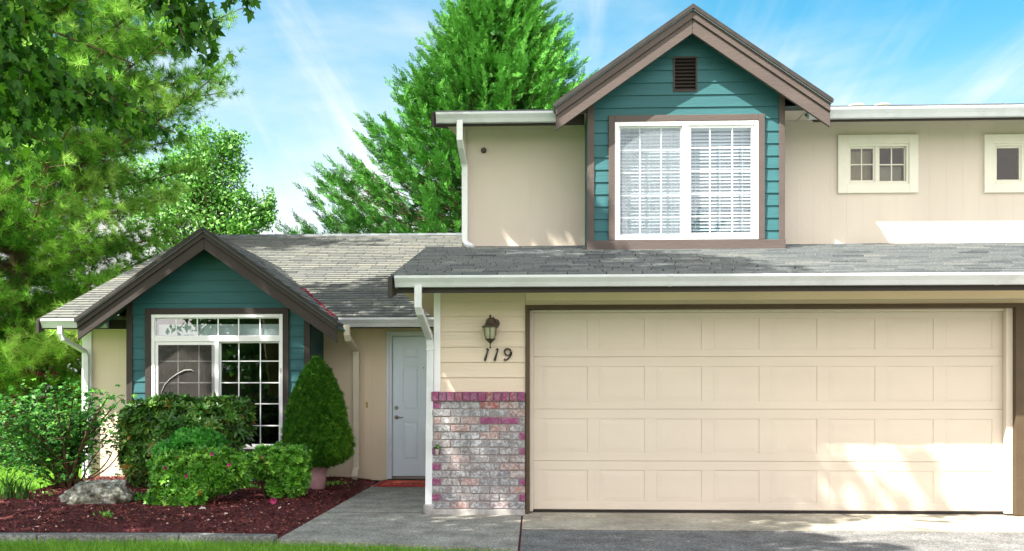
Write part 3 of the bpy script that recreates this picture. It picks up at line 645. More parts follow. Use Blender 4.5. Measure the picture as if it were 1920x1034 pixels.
mb = MB(); mb.tube([(X(a, YB-.016), YB-.016, Z(b, YB-.016, a)) for a, b in cp], [.003, .005, .006, .007, .009, .012, .010, .003], 8); mb.build('screen_smear', M['smear'], W1, smooth=True)
def room(x0, x1, y0, y1, z0, z1, m, parent):
    mb = MB(); t = .03
    mb.box(x0, x1, y1, y1+t, z0, z1); mb.box(x0-t, x0, y0, y1, z0, z1); mb.box(x1, x1+t, y0, y1, z0, z1); mb.box(x0, x1, y0, y1, z0-t, z0); mb.box(x0, x1, y0, y1, z1, z1+t)
    return mb.build('interior', m, parent)
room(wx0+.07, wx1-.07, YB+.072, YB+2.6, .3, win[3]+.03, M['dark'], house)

# --- upper storey
ux0 = X(874, YU); zus = Z(231, YU, 1300)
bw0, bw1 = X(1101, YW), X(1471, YW)
wa = (X(1587, YU), X(1703, YU), Z(346, YU, 1640), Z(271, YU, 1640)); wb_ = (X(1861, YU), X(1977, YU), Z(345, YU, 1900), Z(270, YU, 1900))
mb = MB(); panelwall(mb, ux0, bw0+.1, YU, ztopu-.3, zus+.02, pitch=.406); mb.build('upper_wall', M['beige_up'], house); mb = MB(); panelwall(mb, bw1-.1, XR, YU, ztopu-.3, zus+.02, holes=[wa, wb_], pitch=.203)
mb.build('upper_wall', M['beige_up'], house)
mb = MB(); mb.box(X(866, YU), ux0, YU-.022, YU+.1, ztopu-.02, zus+.02); mb.build('corner_board', M['beige_up'], house, bevel=.004)
yu2 = YU+7
mb = MB(); prismx(mb, [(YU+.101, ztopu-1.2), (yu2, ztopu-1.2), (yu2, zus+.2), (15.66, zus+.75), (YU+.101, zus+.03)], X(866, YU)+.01, X(866, YU)+.1); mb.build('upper_side_wall', M['beige_up'], house)
mb = MB(); mb.box(ux0, bw0, YU-.012, YU, zus-.05, zus+.01); mb.box(bw1, XR, YU-.012, YU, zus-.05, zus+.01); mb.box(ux0, bw0, YU-.02, YU-.001, ztopu-.01, ztopu+.012); mb.box(bw1, XR, YU-.02, YU-.001, ztopu-.01, ztopu+.012)
mb.build('frieze_board', M['beige_up'], house)
yue = 11.9; zue = Z(201.5, 11.76, 1300); SU = .27; xul = X(814, 11.75)
slu = math.atan(SU)
urf = shingles('upper_roof', (xul, 11.84, zue), (1, 0, 0), (0, math.cos(slu), math.sin(slu)), 4.0, lambda s: (0, XR-xul), M['shingle'], house, seed=31)
yrd = 11.84+4.0*math.cos(slu); zrd = zue+4.0*math.sin(slu)
mb = MB(); prismx(mb, [(yrd, zrd-.005), (yrd+4.5, zrd-4.5*SU), (yrd+4.5, zrd-4.5*SU-.03), (yrd, zrd-.035)], xul, XR); mb.build('rear_slope', M['shingle'], urf)
uz = zue-.012
# gable ends on the upper roof
xgl, xgr = X(1042, 11.56), X(1556, 11.56)
mb = MB(); mb.box(xul+.03, X(1092, YU), 11.902, 11.94, Z(231, 11.9, 1300), uz-.01); mb.build('fascia', M['brown'], urf, bevel=.003); mb = MB(); mb.box(X(1505, YU), XR, 11.902, 11.94, Z(231, 11.9, 1300), uz-.01); mb.build('fascia', M['brown'], urf, bevel=.003)
g4 = gutter('gutter', xul+.02, xgl+.02, 11.898, uz, M['gutter'], urf, d=.115, h=.115); gutter('gutter', xgr-.16, XR, 11.898, uz, M['gutter'], urf, d=.115, h=.115)
mb = MB(); prismx(mb, [(11.78, uz), (11.78, uz-.18), (yrd, zrd-.2), (yrd, zrd-.02)], xul-.04, xul-.004); mb.build('rake_board', M['brown'], urf, bevel=.003)
mb = MB(); mb.box(xul, bw0+.1, 11.94, YU+.002, zus+.012, zus+.026); mb.box(bw1-.1, XR, 11.94, YU+.002, zus+.012, zus+.026)
prismx(mb, [(YU+.002, zus+.012), (yrd, zrd-.14), (yrd, zrd-.12), (YU+.002, zus+.04)], xul, X(866, YU)+.01)
mb.slab([(xul+.01, 11.941), (X(866, YU)+.009, 11.941), (X(866, YU)+.009, 13.25), (X(866, YU)-.04, 13.25)], zus+.0, zus+.010)
x = bw1+.3
while x < XR: mb.box(x, x+.012, 11.94, YU, zus+.003, zus+.012); x += .62
mb.build('soffit', M['beige_up'], urf)
for px_ in (1605, 1653):
    mb = MB(); xc = X(px_, 13.2); zc = zue+SU*(13.2-11.84)
    mb.lathe([(.05, -.05), (.05, .08), (.10, .085), (.11, .10), (.10, .115), (.03, .125)], (xc, 13.2, zc-.062), 14); mb.build('roof_vent', M['cream'], urf)
downspout([(X(862, 11.8), 11.8, uz-.10), (X(862, 11.8), 11.8, Z(262, 11.8, 862)), (X(864, 11.9), 11.9, Z(275, 11.9, 862)), (X(870, 12.32), 12.32, Z(306, 12.3, 868)), (X(871.5, 12.33), 12.33, Z(316, 12.33, 870)), (X(871.5, 12.33), 12.33, Z(452, 12.33, 870)), (X(876, 12.3), 12.3, Z(460, 12.3, 870)), (X(886, 12.25), 12.25, Z(463.5, 12.25, 880))], M['white'], g4, .072, (Z(308, 12.3), Z(325, 12.3)))
mb = MB(); c = (X(907, YU), YU-.0, Z(283, YU, 907)); mb.tube([c, (c[0], c[1]-.03, c[2]), (c[0], c[1]-.05, c[2])], [.035, .035, .02], 14); mb.build('wall_sensor', M['bronze'], house)
# upper bay
bxa, bza, bzl, bzr, urf2 = gable('dormer_roof', 1298, 20, 11.56, xgl, xgr, SLG, None, .10, .17, M['brown_sunlit'], M['teal'], zue, 11.84, SU, (bw0, bw1), 40, YU)
zub = Z(451, YW, 1290); zubb = Z(471, YW, 1290)
uw = (X(1152.5, YW), X(1421, YW), zub, Z(229, YW, 1290))
vt = (X(1262, YW), X(1307, YW), Z(173, YW, 1290), Z(107, YW, 1290))
cwu = X(1114, YW)-bw0; cwr = bw1-X(1460, YW)
mb = MB(); lap(mb, YW, zub, bza-.06, .1475, lambda z: gl(z, bxa, bza, SLG, bw0+cwu-.002), lambda z: gr(z, bxa, bza, SLG, bw1-cwr+.002), holes=[uw, vt], phase=Z(296, YW, 1130), extra=(bza-.05-(bxa-bw0-cwu)*SLG, bza-.05-(bw1-cwr-bxa)*SLG))
mb.build('lap_siding', M['teal'], house)
zs1 = bza-.05-(bxa-bw0)*SLG; zs2 = bza-.05-(bw1-bxa)*SLG
mb = MB(); mb.box(bw0, bw0+cwu, YW-.026, YW+.03, zub, zs1); mb.build('corner_board', M['brown_sunlit'], house, bevel=.004); mb = MB(); mb.box(bw1-cwr, bw1, YW-.026, YW+.03, zub, zs2); mb.build('corner_board', M['brown_sunlit'], house, bevel=.004)
mb = MB(); mb.box(bw0-.005, bw1+.005, YW-.04, YW+.03, zubb, zub-.001); mb.build('sill_board', M['brown_sunlit'], house, bevel=.005)
mb = MB(); mb.box(bw0+.003, bw0+.06, YW+.031, YU+.1, zubb+.005, zs1+.1); mb.build('bay_side_wall', M['teal'], house); mb = MB(); mb.box(bw1-.06, bw1-.003, YW+.031, YU+.1, zubb+.005, zs2+.1); mb.box(bw0+.06, bw1-.06, YW+.031, YU+.3, zubb+.01, zub-.01); mb.build('bay_side_wall', M['teal'], house)
# vent
mb = MB(); ring(mb, vt[0], vt[1], vt[2], vt[3], .02, YW-.02, YW+.03); VT = mb.build('gable_vent', M['brown'], house)
mb = MB(); n = 9; h = (vt[3]-vt[2]-.04)/n
for i in range(n):
    z = vt[2]+.02+i*h; mb.hexa([(vt[0]+.02, YW-.012, z), (vt[1]-.02, YW-.012, z), (vt[1]-.02, YW-.006, z), (vt[0]+.02, YW-.006, z), (vt[0]+.02, YW+.02, z+h*.8), (vt[1]-.02, YW+.02, z+h*.8), (vt[1]-.02, YW+.026, z+h*.8), (vt[0]+.02, YW+.026, z+h*.8)])
mb.build('louvre', M['brown'], VT)
mb = MB(); mb.box(vt[0]+.02, vt[1]-.02, YW+.028, YW+.03, vt[2]+.02, vt[3]-.02); mb.build('backing', M['iron'], VT)
# upper bay window
w2 = MB(); ring(w2, uw[0], uw[1], uw[2]+.004, uw[3], .05, YW-.035, YW+.07)
m0, m1 = X(1278.5, YW), X(1290.5, YW); w2.box(m0, m1, YW-.03, YW+.07, uw[2]+.054, uw[3]-.05)
W2 = w2.build('window', M['white'], house, bevel=.004); tag(W2, 'wide upstairs gable window with white blinds and a grid')
mb = MB(); cx0, cx1, cz1 = X(1141, YW), X(1433, YW), Z(217, YW, 1290)
mb.box(cx0, uw[0], YW-.04, YW+.01, zub, cz1); mb.box(uw[1], cx1, YW-.04, YW+.01, zub, cz1); mb.box(uw[0], uw[1], YW-.04, YW+.01, uw[3], cz1); mb.build('window_casing', M['brown_sunlit'], W2, bevel=.004)
rows = [Z(p, YW, 1240) for p in (281.5, 323.5, 366, 408)]
sash(W2, uw[0]+.05, m0, uw[2]+.054, uw[3]-.05, .018, YW+.005, M['white'], [X(p, YW) for p in (1200, 1240)], rows, M['glass_hi'])
sash(W2, m1, uw[1]-.05, uw[2]+.054, uw[3]-.05, .03, YW-.012, M['white'], [X(p, YW) for p in (1331, 1373)], [Z(p, YW, 1350) for p in (277, 321, 363.5, 406)], M['glass_hi'], mw=.013)
scr = MB(); scr.box(uw[0]+.07, m0-.02, YW-.004, YW-.002, uw[2]+.08, uw[3]-.08); 
scr.build('insect_screen', M['screen_up'], W2)
for (a, b) in ((uw[0]+.055, m0-.005), (m1+.005, uw[1]-.055)):
    mb = MB(); z = uw[2]+.06; ang = math.radians(50)
    while z < uw[3]-.09:
        yc = YW+.10; dy, dz = .024*math.cos(ang), .024*math.sin(ang)
        mb.hexa([(a, yc-dy, z-dz), (b, yc-dy, z-dz), (b, yc+dy, z+dz), (a, yc+dy, z+dz), (a, yc-dy, z-dz+.003), (b, yc-dy, z-dz+.003), (b, yc+dy, z+dz+.003), (a, yc+dy, z+dz+.003)]); z += .041
    mb.box(a, b, YW+.07, YW+.13, uw[3]-.085, uw[3]-.045)
    for f in (.12, .5, .85): mb.box(a+(b-a)*f, a+(b-a)*f+.004, YW+.072, YW+.074, uw[2]+.05, uw[3]-.09)
    mb.build('blind', M['blind'], W2)
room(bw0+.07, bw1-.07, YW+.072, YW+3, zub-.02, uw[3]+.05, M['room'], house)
# two small upper windows
def smallwin(rect, left_open, lab):
    x0, x1, z0, z1 = rect; mb = MB(); ring(mb, x0, x1, z0, z1, .03, YU-.02, YU+.08); xm = (x0+x1)/2-.0
    mb.box(xm-.03, xm+.02, YU-.012, YU+.08, z0+.03, z1-.03); o = tag(mb.build('window', M['cream_w'], house, bevel=.003), lab)
    casing(o, rect, YU, .112, M['cream_w'])
    sash(o, x0+.03, xm-.03, z0+.03, z1-.03, .022, YU+.0, M['cream_w'], [(x0+xm-.03)/2+.015] if not left_open else [], [(z0+z1)/2] if not left_open else [], M['glass_sm'], mw=.012)
    sash(o, xm+.02, x1-.03, z0+.03, z1-.03, .015, YU+.02, M['cream_w'], [(xm+.02+x1-.03)/2], [(z0+z1)/2], M['glass_sm'], mw=.014)
    if not left_open:
        m_ = MB(); m_.box(x0+.05, xm-.05, YU+.1, YU+.104, z0+.05, z1-.06); m_.build('curtain', M['curtain'], o)
        m_ = MB(); m_.box(xm+.03, x1-.05, YU+.1, YU+.104, z0+.05, (z0+z1)/2-.01); m_.build('curtain', M['curtain2'], o)
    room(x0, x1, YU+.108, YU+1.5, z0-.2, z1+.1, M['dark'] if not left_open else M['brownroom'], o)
M['cream_w'] = mat('cream_window_paint', (.68, .655, .56), .5, .04, 3, .1, 40, .3, dirt=.12)
M['curtain'] = mat('curtain_cloth', (.30, .28, .23), .9, .25, 14, stretch=(6, 1, .4)); M['curtain2'] = mat('frosted_film', (.26, .26, .25), .8, .1, 5)
M['brownroom'] = mat('brown_room', (.12, .085, .06), .9, .2, 3)
smallwin(wa, False, 'small cream framed upstairs window with curtains nearest the teal gable')
smallwin(wb_, True, 'small cream framed upstairs window with a dark pane at the right edge')
# moss in the valley
mb = MB(); r = random.Random(9)
for i in range(110):
    f = r.choice((.22, .3, .42, .5, .63, .7, .78))+r.uniform(-.05, .05); x = br+.0-(br-X(530, 14.6))*f; z = zme+.03+(za-SLG*(x-xa)-zme)*1.0
    z = za-SLG*(x-xa)+.0; y = 13.42+(z-zme)/SL; s_ = r.uniform(.008, .026); y -= r.uniform(-.03, .10); x += r.uniform(-.03, .03)
    mb.box(x-s_, x+s_, y-s_, y+s_, z-.0, z+.04+s_*.3)
mb.build('moss', M['moss'], mrf)
# lantern
lx, lz, ly = X(920, YG), Z(655, YG, 920), YG-.10
mb = MB(); prof6 = []
H = Z(592, YG, 920)-lz; s_ = H/.345
lan = MB()
def L_(mb, pr, n=6): mb.lathe([(a*s_, b*s_) for a, b in pr], (lx, ly, lz), n)
L_(lan, [(.004, 0), (.010, .012), (.006, .022), (.006, .05), (.02, .065), (.050, .092), (.055, .10), (.005, .10)], 12)
L_(lan, [(.085, .215), (.087, .228), (.062, .238), (.05, .262), (.040, .295), (.012, .318), (.008, .325), (.013, .333), (.006, .345)], 12)
for k in range(6):
    a = math.pi/6+k*math.pi/3; c, s2 = math.cos(a), math.sin(a)
    lan.tube([(lx+c*.050*s_, ly+s2*.050*s_, lz+.098*s_), (lx+c*.064*s_, ly+s2*.064*s_, lz+.14*s_), (lx+c*.073*s_, ly+s2*.073*s_, lz+.218*s_)], .0045, 6)
lan.tube([(lx, ly, lz+.30*s_), (lx+.03, ly+.02, lz+.315*s_), (lx+.045, ly+.05, lz+.29*s_), (lx+.045, YG-.01, lz+.25*s_)], .009, 8)
LAN = lan.build('wall_lantern', M['bronze'], house)
mb = MB(); mb.tube([(lx+.045, YG-.001, lz+.26*s_), (lx+.045, YG-.022, lz+.26*s_)], [.052, .045], 16); mb.build('back_plate', M['bronze'], LAN)
mb = MB(); L_(mb, [(.047, .10), (.060, .14), (.069, .216), (.01, .217)], 6); mb.build('lamp_glass', M['lampglass'], LAN)
# house numbers 1 1 9, slanted
def stroke(pts, ws):
    mb = MB(); P = [Vector((a, b)) for a, b in pts]; Lft, Rgt = [], []
    for i, p in enumerate(P):
        d = (P[min(i+1, len(P)-1)]-P[max(i-1, 0)]).normalized(); n_ = Vector((-d.y, d.x)); Lft.append(p+n_*ws[i]/2); Rgt.append(p-n_*ws[i]/2)
    y0, y1 = YG-.030, YG-.012
    for i in range(len(P)-1):
        q = [Rgt[i], Rgt[i+1], Lft[i+1], Lft[i]]
        mb.add([(X(a.x, YG), y0, Z(a.y, YG, 930)) for a in q]+[(X(a.x, YG), y1, Z(a.y, YG, 930)) for a in q], [(0, 1, 2, 3), (7, 6, 5, 4), (0, 4, 5, 1), (1, 5, 6, 2), (2, 6, 7, 3), (3, 7, 4, 0)])
    return mb
for ox in (0, 18.2):
    stroke([(911.5+ox, 656.2), (913.5+ox, 655.2), (915.5+ox, 655), (916+ox, 655.5), (914+ox, 661), (911.6+ox, 669), (910+ox, 674), (909.5+ox, 677.2)], [1.6, 2.8, 3.2, 2.4, 2.6, 3.9, 4.6, 3.4]).build('house_number', M['iron'], house)
pts = []; ws = []
for k in range(0, 25):
    a = math.radians(10+k*14.6); pts.append((952.3+6.0*math.cos(a)-.9*math.sin(-a)*-.6, 660.6-6.3*math.sin(a))); ws.append(3.1 if abs(math.cos(a)) > .5 else 2.0)
st9 = stroke(pts, ws)
tail = stroke([(958.6, 660), (958.2, 665), (955.8, 670), (951.5, 674.5), (948, 675.8), (945.5, 674.2)], [3.2, 3.6, 3.2, 2.6, 2.8, 4.2])
b_ = len(st9.v); st9.v += tail.v; st9.t += tail.t; st9.f += [tuple(i+b_ for i in f) for f in tail.f]
st9.build('house_number', M['iron'], house)
# tiny plant hanger on the brick
hg = thing('wall_planter', (X(820, ybk), ybk-.03, Z(843, ybk, 820)), 'tiny wall planter with a green sprig on the whitewashed brick', 'planter')
mb = MB(); c = hg.location; mb.lathe([(.012, -.055), (.022, -.0), (.024, .005)], (c.x, c.y, c.z), 10); mb.build('cup', M['footing'], hg)
mb = MB(); r = random.Random(4)
for i in range(60):
    d = Vector((r.gauss(0, 1), r.gauss(0, .6), abs(r.gauss(0, 1)))).normalized()*r.uniform(.01, .045); p = c+Vector((0, 0, .01))+d; q = Vector((r.gauss(0, 1), r.gauss(0, 1), r.gauss(0, 1))).normalized()*.012; q2 = q.cross(d).normalized()*.006
    mb.add([p-q, p+q2, p+q, p-q2], [(0, 1, 2, 3)], r.random())
mb.build('sprig', M['hedge'], hg)
# ------------------------------------------------------------------ ground
def sheet(name, poly, z, m, kind='structure', z0=None):
    mb = MB()
    if z0 is None: mb.add([(x, y, z) for x, y in poly], [tuple(range(len(poly)))])
    else: mb.slab(poly, z0, z)
    return tag(mb.build(name, m), kind=kind)
xj = X(983, 9.9)
sheet('ground', [(-400, -400), (400, -400), (400, 400), (-400, 400)], -.06, M['lawn_soil'])
xpl = -2.14
sheet('footpath', [(xpl, 8.1), (xpl+.9, 7.95), (xj-.03, 7.66), (xj-.03, YG+.02), (gx0+.02, YG+.02), (gx0+.02, YM+.05), (xpl-.02, YM+.05)], .012, M['path'], z0=-.055)
mb = MB(); mb.box(xj-.03, xj-.012, 6.9, YG-.09, -.05, .002); tag(mb.build('path_joint', M['mulch']), kind='structure')
sheet('garage_apron', [(xj-.012, 8.88), (12, 8.80), (12, YG+.2), (xj-.012, YG+.2)], .014, M['apron'], z0=-.054)
sheet('driveway', [(xj-.012, -8), (12, -8), (12, 8.795), (xj-.012, 8.875)], .006, M['asphalt'], z0=-.052)
sheet('street', [(-60, -16), (60, -16), (60, -8.05), (-60, -8.05)], -.02, M['asphalt'])
mb = MB(); mb.add([(xpl+.0, 10.02, .0135), (gx0, 10.04, .0135), (gx0, 10.056, .0135), (xpl+.0, 10.036, .0135)], [(0, 1, 2, 3)]); tag(mb.build('path_joint', M['mulch']), kind='structure')
mb = MB(); cr = [(3.55, 8.9), (3.42, 9.1), (3.46, 9.3), (3.2, 9.5), (3.24, 9.75), (3.12, 10.05)]
mb.tube([(x, y, .0135) for x, y in cr], .004, 4); tag(mb.build('concrete_crack', M['iron']), kind='structure')
# curb of the planting bed
mb = MB(); ce = [(-9, 7.86), (-6, 8.02), (-4.2, 8.12), (-3, 8.17), (xpl-.03, 8.12)]
joints = 0
for (a, b) in zip(ce[:-1], ce[1:]):
    n = max(1, int((b[0]-a[0])/1.2))
    for i in range(n):
        p = (a[0]+(b[0]-a[0])*i/n+.006, a[1]+(b[1]-a[1])*i/n); q = (a[0]+(b[0]-a[0])*(i+1)/n-.006, a[1]+(b[1]-a[1])*(i+1)/n)
        mb.slab([p, q, (q[0], q[1]+.15), (p[0], p[1]+.15)], -.055, .035)
tag(mb.build('bed_kerb', M['curb'], bevel=.012), kind='structure')
# mulch bed mound
def bedh(x, y):
    e = min(max((xpl-x)/.5, 0), 1)*min(max((y-8.2)/.6, 0), 1); return -.012+e*(.06+.02*math.sin(x*2.1)*math.cos(y*1.7))
bed_poly = [(-9, 8.0), (xpl-.01, 8.26), (xpl-.01, 13.99), (-6.3, 13.99), (-6.35, 13.1), (-6.1, 11.6), (-6.9, 10.6), (-9, 10.0)]
def inpoly(x, y, P):
    c = False; j = len(P)-1
    for i in range(len(P)):
        if (P[i][1] > y) != (P[j][1] > y) and x < (P[j][0]-P[i][0])*(y-P[i][1])/(P[j][1]-P[i][1])+P[i][0]: c = not c
        j = i
    return c
mb = MB(); nx, ny = 90, 76; ids = {}
for j in range(ny+1):
    for i in range(nx+1):
        x = -9+(xpl-.01+9)*i/nx; y = 8.0+(13.99-8.0)*j/ny
        ids[i, j] = len(mb.v); mb.v.append((x, y, bedh(x, y)+random.uniform(-.004, .008))); mb.t.append(.5)
for j in range(ny):
    for i in range(nx):
        x = -9+(xpl-.01+9)*(i+.5)/nx; y = 8.0+5.99*(j+.5)/ny
        if inpoly(x, y, bed_poly) and y > 8.14: mb.f.append((ids[i, j], ids[i+1, j], ids[i+1, j+1], ids[i, j+1]))
tag(mb.build('planting_bed', M['mulch'], smooth=True), kind='structure')
def pts_in(poly, n, z=None):
    xs = [p[0] for p in poly]; ys = [p[1] for p in poly]; out = []
    while len(out) < n:
        x = random.uniform(min(xs), max(xs)); y = random.uniform(min(ys), max(ys))
        if inpoly(x, y, poly): out.append((x, y, bedh(x, y) if z is None else z))
    return np.array(out)
random.seed(3)
P = pts_in(bed_poly, 26000); n = len(P); P[:, 2] += rng.uniform(0, .012, n)
chip = ([(-.3, 0, 0), (.3, 0, .05), (.25, 1, 0), (-.25, .9, .06)], [(0, 1, 2), (0, 2, 3)])
tip = nrm(np.stack([rng.normal(size=n), rng.normal(size=n), rng.normal(size=n)*.35], 1)); nor = nrm(np.stack([rng.normal(size=n)*.5, rng.normal(size=n)*.5, np.ones(n)], 1))
tn = np.clip(rng.beta(2, 3, n), 0, 1); tn[rng.random(n) < .035] = 1.0
V, T, t = scatter(chip, P, tip, nor, rng.uniform(.012, .034, n), tn)
tag(numesh('mulch', V, T, t, M['chips']), 'dark red bark mulch covering the planting bed', 'mulch', kind='stuff')
# grass
def blades(P, h, m, name, lab, spread=.4, w=.006, tone=None):
    n = len(P); bl_ = ([(-.5, 0, 0), (.5, 0, 0), (-.35, .5, .0), (.35, .5, .0), (0, 1, .15)], [(0, 1, 3), (0, 3, 2), (2, 3, 4)])
    tv = np.array(bl_[0], float); 
    tip = nrm(np.stack([rng.normal(size=n)*spread, rng.normal(size=n)*spread, np.ones(n)], 1)); nor = rv(n)
    hs = h*rng.uniform(.55, 1.25, n)
    x = nrm(np.cross(tip, nor)); nn = np.cross(x, tip); R = np.stack([x*w/1, tip*1, nn*1], 1)
    Vv = np.einsum('kj,njc->nkc', tv*[1, 1, 1], np.stack([x*w, tip*hs[:, None], nn*hs[:, None]], 1))+P[:, None, :]
    T = np.array(bl_[1])[None]+(np.arange(n)*5)[:, None, None]
    tn = np.clip(rng.beta(2.5, 2.2, n), 0, 1) if tone is None else tone
    o = numesh(name, Vv.reshape(-1, 3), T.reshape(-1, 3), np.repeat(tn, 5), m)
    return tag(o, lab, 'grass', kind='stuff')
front = [(-7, 6.9), (-7, 7.93), (-6, 8.0), (-4.2, 8.09), (-3, 8.13), (-2.2, 8.08), (-1.24, 7.93), (xj-.05, 7.64), (xj-.05, 6.9)]
P = pts_in(front, 42000, -.05)
blades(P, .075, M['grass'], 'grass', 'bright green grass strip in front of the bed kerb and path')
back = [(-11, 10.6), (-7, 10.8), (-6.25, 11.8), (-6.5, 13), (-6.55, 17), (-12, 17)]
P = pts_in(back, 22000, -.055); blades(P, .07, M['grass'], 'grass', 'sunlit lawn beside the left end of the house', w=.012)
# ------------------------------------------------------------------ foliage templates
def fan(o): return (o, [(0, i, i+1) for i in range(1, len(o)-1)])
MAPLE0 = fan([(0, 0, 0), (.10, .05, 0), (.42, -.02, -.04), (.30, .22, .02), (.62, .50, -.06), (.26, .52, .04), (.22, .70, 0), (0, 1.05, -.10), (-.22, .70, 0), (-.26, .52, .04), (-.62, .50, -.06), (-.30, .22, .02), (-.42, -.02, -.04), (-.10, .05, 0)])
MAPLE = ([(x*.82, y, z-.28*abs(x)-.12*y*y) for x, y, z in MAPLE0[0]], MAPLE0[1])
LEAF = ([(0, 0, 0), (.26, .45, .06), (0, 1, -.06), (-.26, .45, .06), (0, .5, -.02)], [(0, 1, 4), (1, 2, 4), (2, 3, 4), (3, 0, 4)])
NARROW = ([(0, 0, 0), (.17, .5, .04), (0, 1, -.12), (-.17, .5, .04)], [(0, 1, 2), (0, 2, 3)])
def rosette(k, ln, spread, leafw=.2, seed=0, droop=0):
    r = random.Random(seed); v = []; f = []
    for i in range(k):
        a = 2*math.pi*i/k+r.uniform(-.3, .3); s = spread*r.uniform(.6, 1.2); d = Vector((math.cos(a)*math.sin(s), math.cos(s), math.sin(a)*math.sin(s)))
        sd = d.cross(Vector((0, 1, 0))).normalized(); L_n = ln*r.uniform(.75, 1.1); b = len(v)
        v += [(0, 0, 0), tuple(d*L_n*.5+sd*leafw*L_n), tuple(d*L_n+Vector((0, -droop*L_n, 0))), tuple(d*L_n*.5-sd*leafw*L_n)]; f += [(b, b+1, b+2), (b, b+2, b+3)]
    return (v, f)
def tuft(k, w, seed=0, spread=1.1):
    r = random.Random(seed); v = []; f = []
    for i in range(k):
        d = Vector((r.gauss(0, spread), 1.0*abs(r.gauss(.6, .5)), r.gauss(0, spread))).normalized(); o = Vector((0, r.uniform(0, .35), 0)); sd = d.cross(Vector((r.gauss(0, 1), r.gauss(0, 1), r.gauss(0, 1)))).normalized()*w; b = len(v)
        L_n = r.uniform(.7, 1); v += [tuple(o-sd), tuple(o+sd), tuple(o+d*L_n)]; f.append((b, b+1, b+2))
    return (v, f)
def frond(k, seed=0):
    r = random.Random(seed); v = []; f = []
    for i in range(k):
        y = i/k; sgn = 1 if i % 2 else -1; L_n = (.30*(1-y)+.12)*r.uniform(.8, 1.2); o = Vector((0, y*.85, -.12*y*y)); d = Vector((sgn*.75, .75, r.gauss(0, .25))).normalized(); sd = Vector((-d.y, d.x, 0))*.05; b = len(v)
        v += [tuple(o-sd*.5), tuple(o+d*L_n*.5+sd), tuple(o+d*L_n), tuple(o+d*L_n*.5-sd)]; f += [(b, b+1, b+2), (b, b+2, b+3)]
    b = len(v); v += [(-.03, 0, 0), (.03, 0, 0), (0, 1.05, -.15)]; f.append((b, b+1, b+2))
    return (v, f)
def multi(tms, pos, tip, nor, sc, tone):
    n = len(pos); w = rng.integers(0, len(tms), n); out = []
    for i, tm in enumerate(tms):
        k = w == i
        if k.any(): out.append(scatter(tm, pos[k], tip[k], nor[k], sc[k], tone[k]))
    return join(out)
def bez(a, b, c, n):
    a, b, c = Vector(a), Vector(b), Vector(c); return [a.lerp(b, i/n).lerp(b.lerp(c, i/n), i/n) for i in range(n+1)]

# ------------------------------------------------------------------ overhanging maple (its crown shades the front)
mp = thing('maple_tree', (-6.3, 2.6, -.05), 'large maple leaning in from the top left with big dark lobed leaves', 'tree')
mb = MB(); tr = [(-6.3, 2.6, -.06), (-6.25, 2.8, 1.2), (-6.2, 3.2, 2.6), (-6.2, 3.9, 4.2), (-6.3, 4.6, 6), (-6.3, 5.2, 8.5)]
mb.tube(tr, [.27, .22, .2, .17, .13, .05], 10); mb.build('trunk', M['bark'], mp, smooth=True)
branches = MB(); pos = []; tips = []; sc = []
def bough(a, b, c, nl, rad, r0=.03, size=(.048, .082)):
    nl = int(nl*2.0)
    pts_ = bez(a, b, c, 10); branches.tube(pts_, [r0*(1-.85*i/10) for i in range(11)], 6)
    for i in range(nl):
        f = rng.random()**.8; k = min(9, int(f*10)); p = pts_[k].lerp(pts_[k+1], f*10-k); o = Vector(rng.normal(size=3))*rad*(.35+.65*(1-f)**.5)
        o.z = o.z*.75-abs(o.z)*.15; pos.append(p+o); tips.append((rng.normal()*.5+.25, rng.normal()*.5, -1.0+rng.normal()*.35)); sc.append(rng.uniform(*size))
def fp(px, py, Y): return P3(px, py, Y)
src = Vector((-6.2, 3.6, 3.6))
for (px, py, Y, nl, rd_) in [(60, 45, 5.8, 750, .27), (60, 190, 5.6, 800, .36), (150, 175, 6.0, 600, .28), (225, 225, 6.2, 420, .2), (90, 270, 5.9, 380, .2), (10, 290, 5.5, 420, .26), (250, 120, 6.3, 60, .12), (330, 250, 6.4, 200, .13), (20, 10, 5.6, 900, .42), (0, 130, 5.5, 600, .38), (280, 215, 6.3, 190, .16)]:
    tipp = fp(px, py, Y); mid = (src+tipp)/2+Vector((0, .3, .5)); bough(src, mid, tipp, nl, rd_)
src2 = fp(180, -330, 6.6)
for (px, py, Y, nl, rd_) in [(385, 105, 6.3, 85, .10), (350, 90, 6.2, 90, .12), (395, 95, 6.4, 60, .09), (322, 30, 6.2, 110, .14), (440, 8, 6.4, 38, .07), (475, 30, 6.5, 16, .05), (365, 55, 6.3, 90, .12)]:
    tipp = fp(px, py, Y); mid = Vector((tipp.x-.25, tipp.y, tipp.z+.75)); bough(src2, mid, tipp, nl, rd_, .016, (.055, .09))
branches.tube(bez((-6.3, 4.8, 7), (-4.5, 5.8, 6.6), src2, 8), [.06-.005*i for i in range(9)], 6)
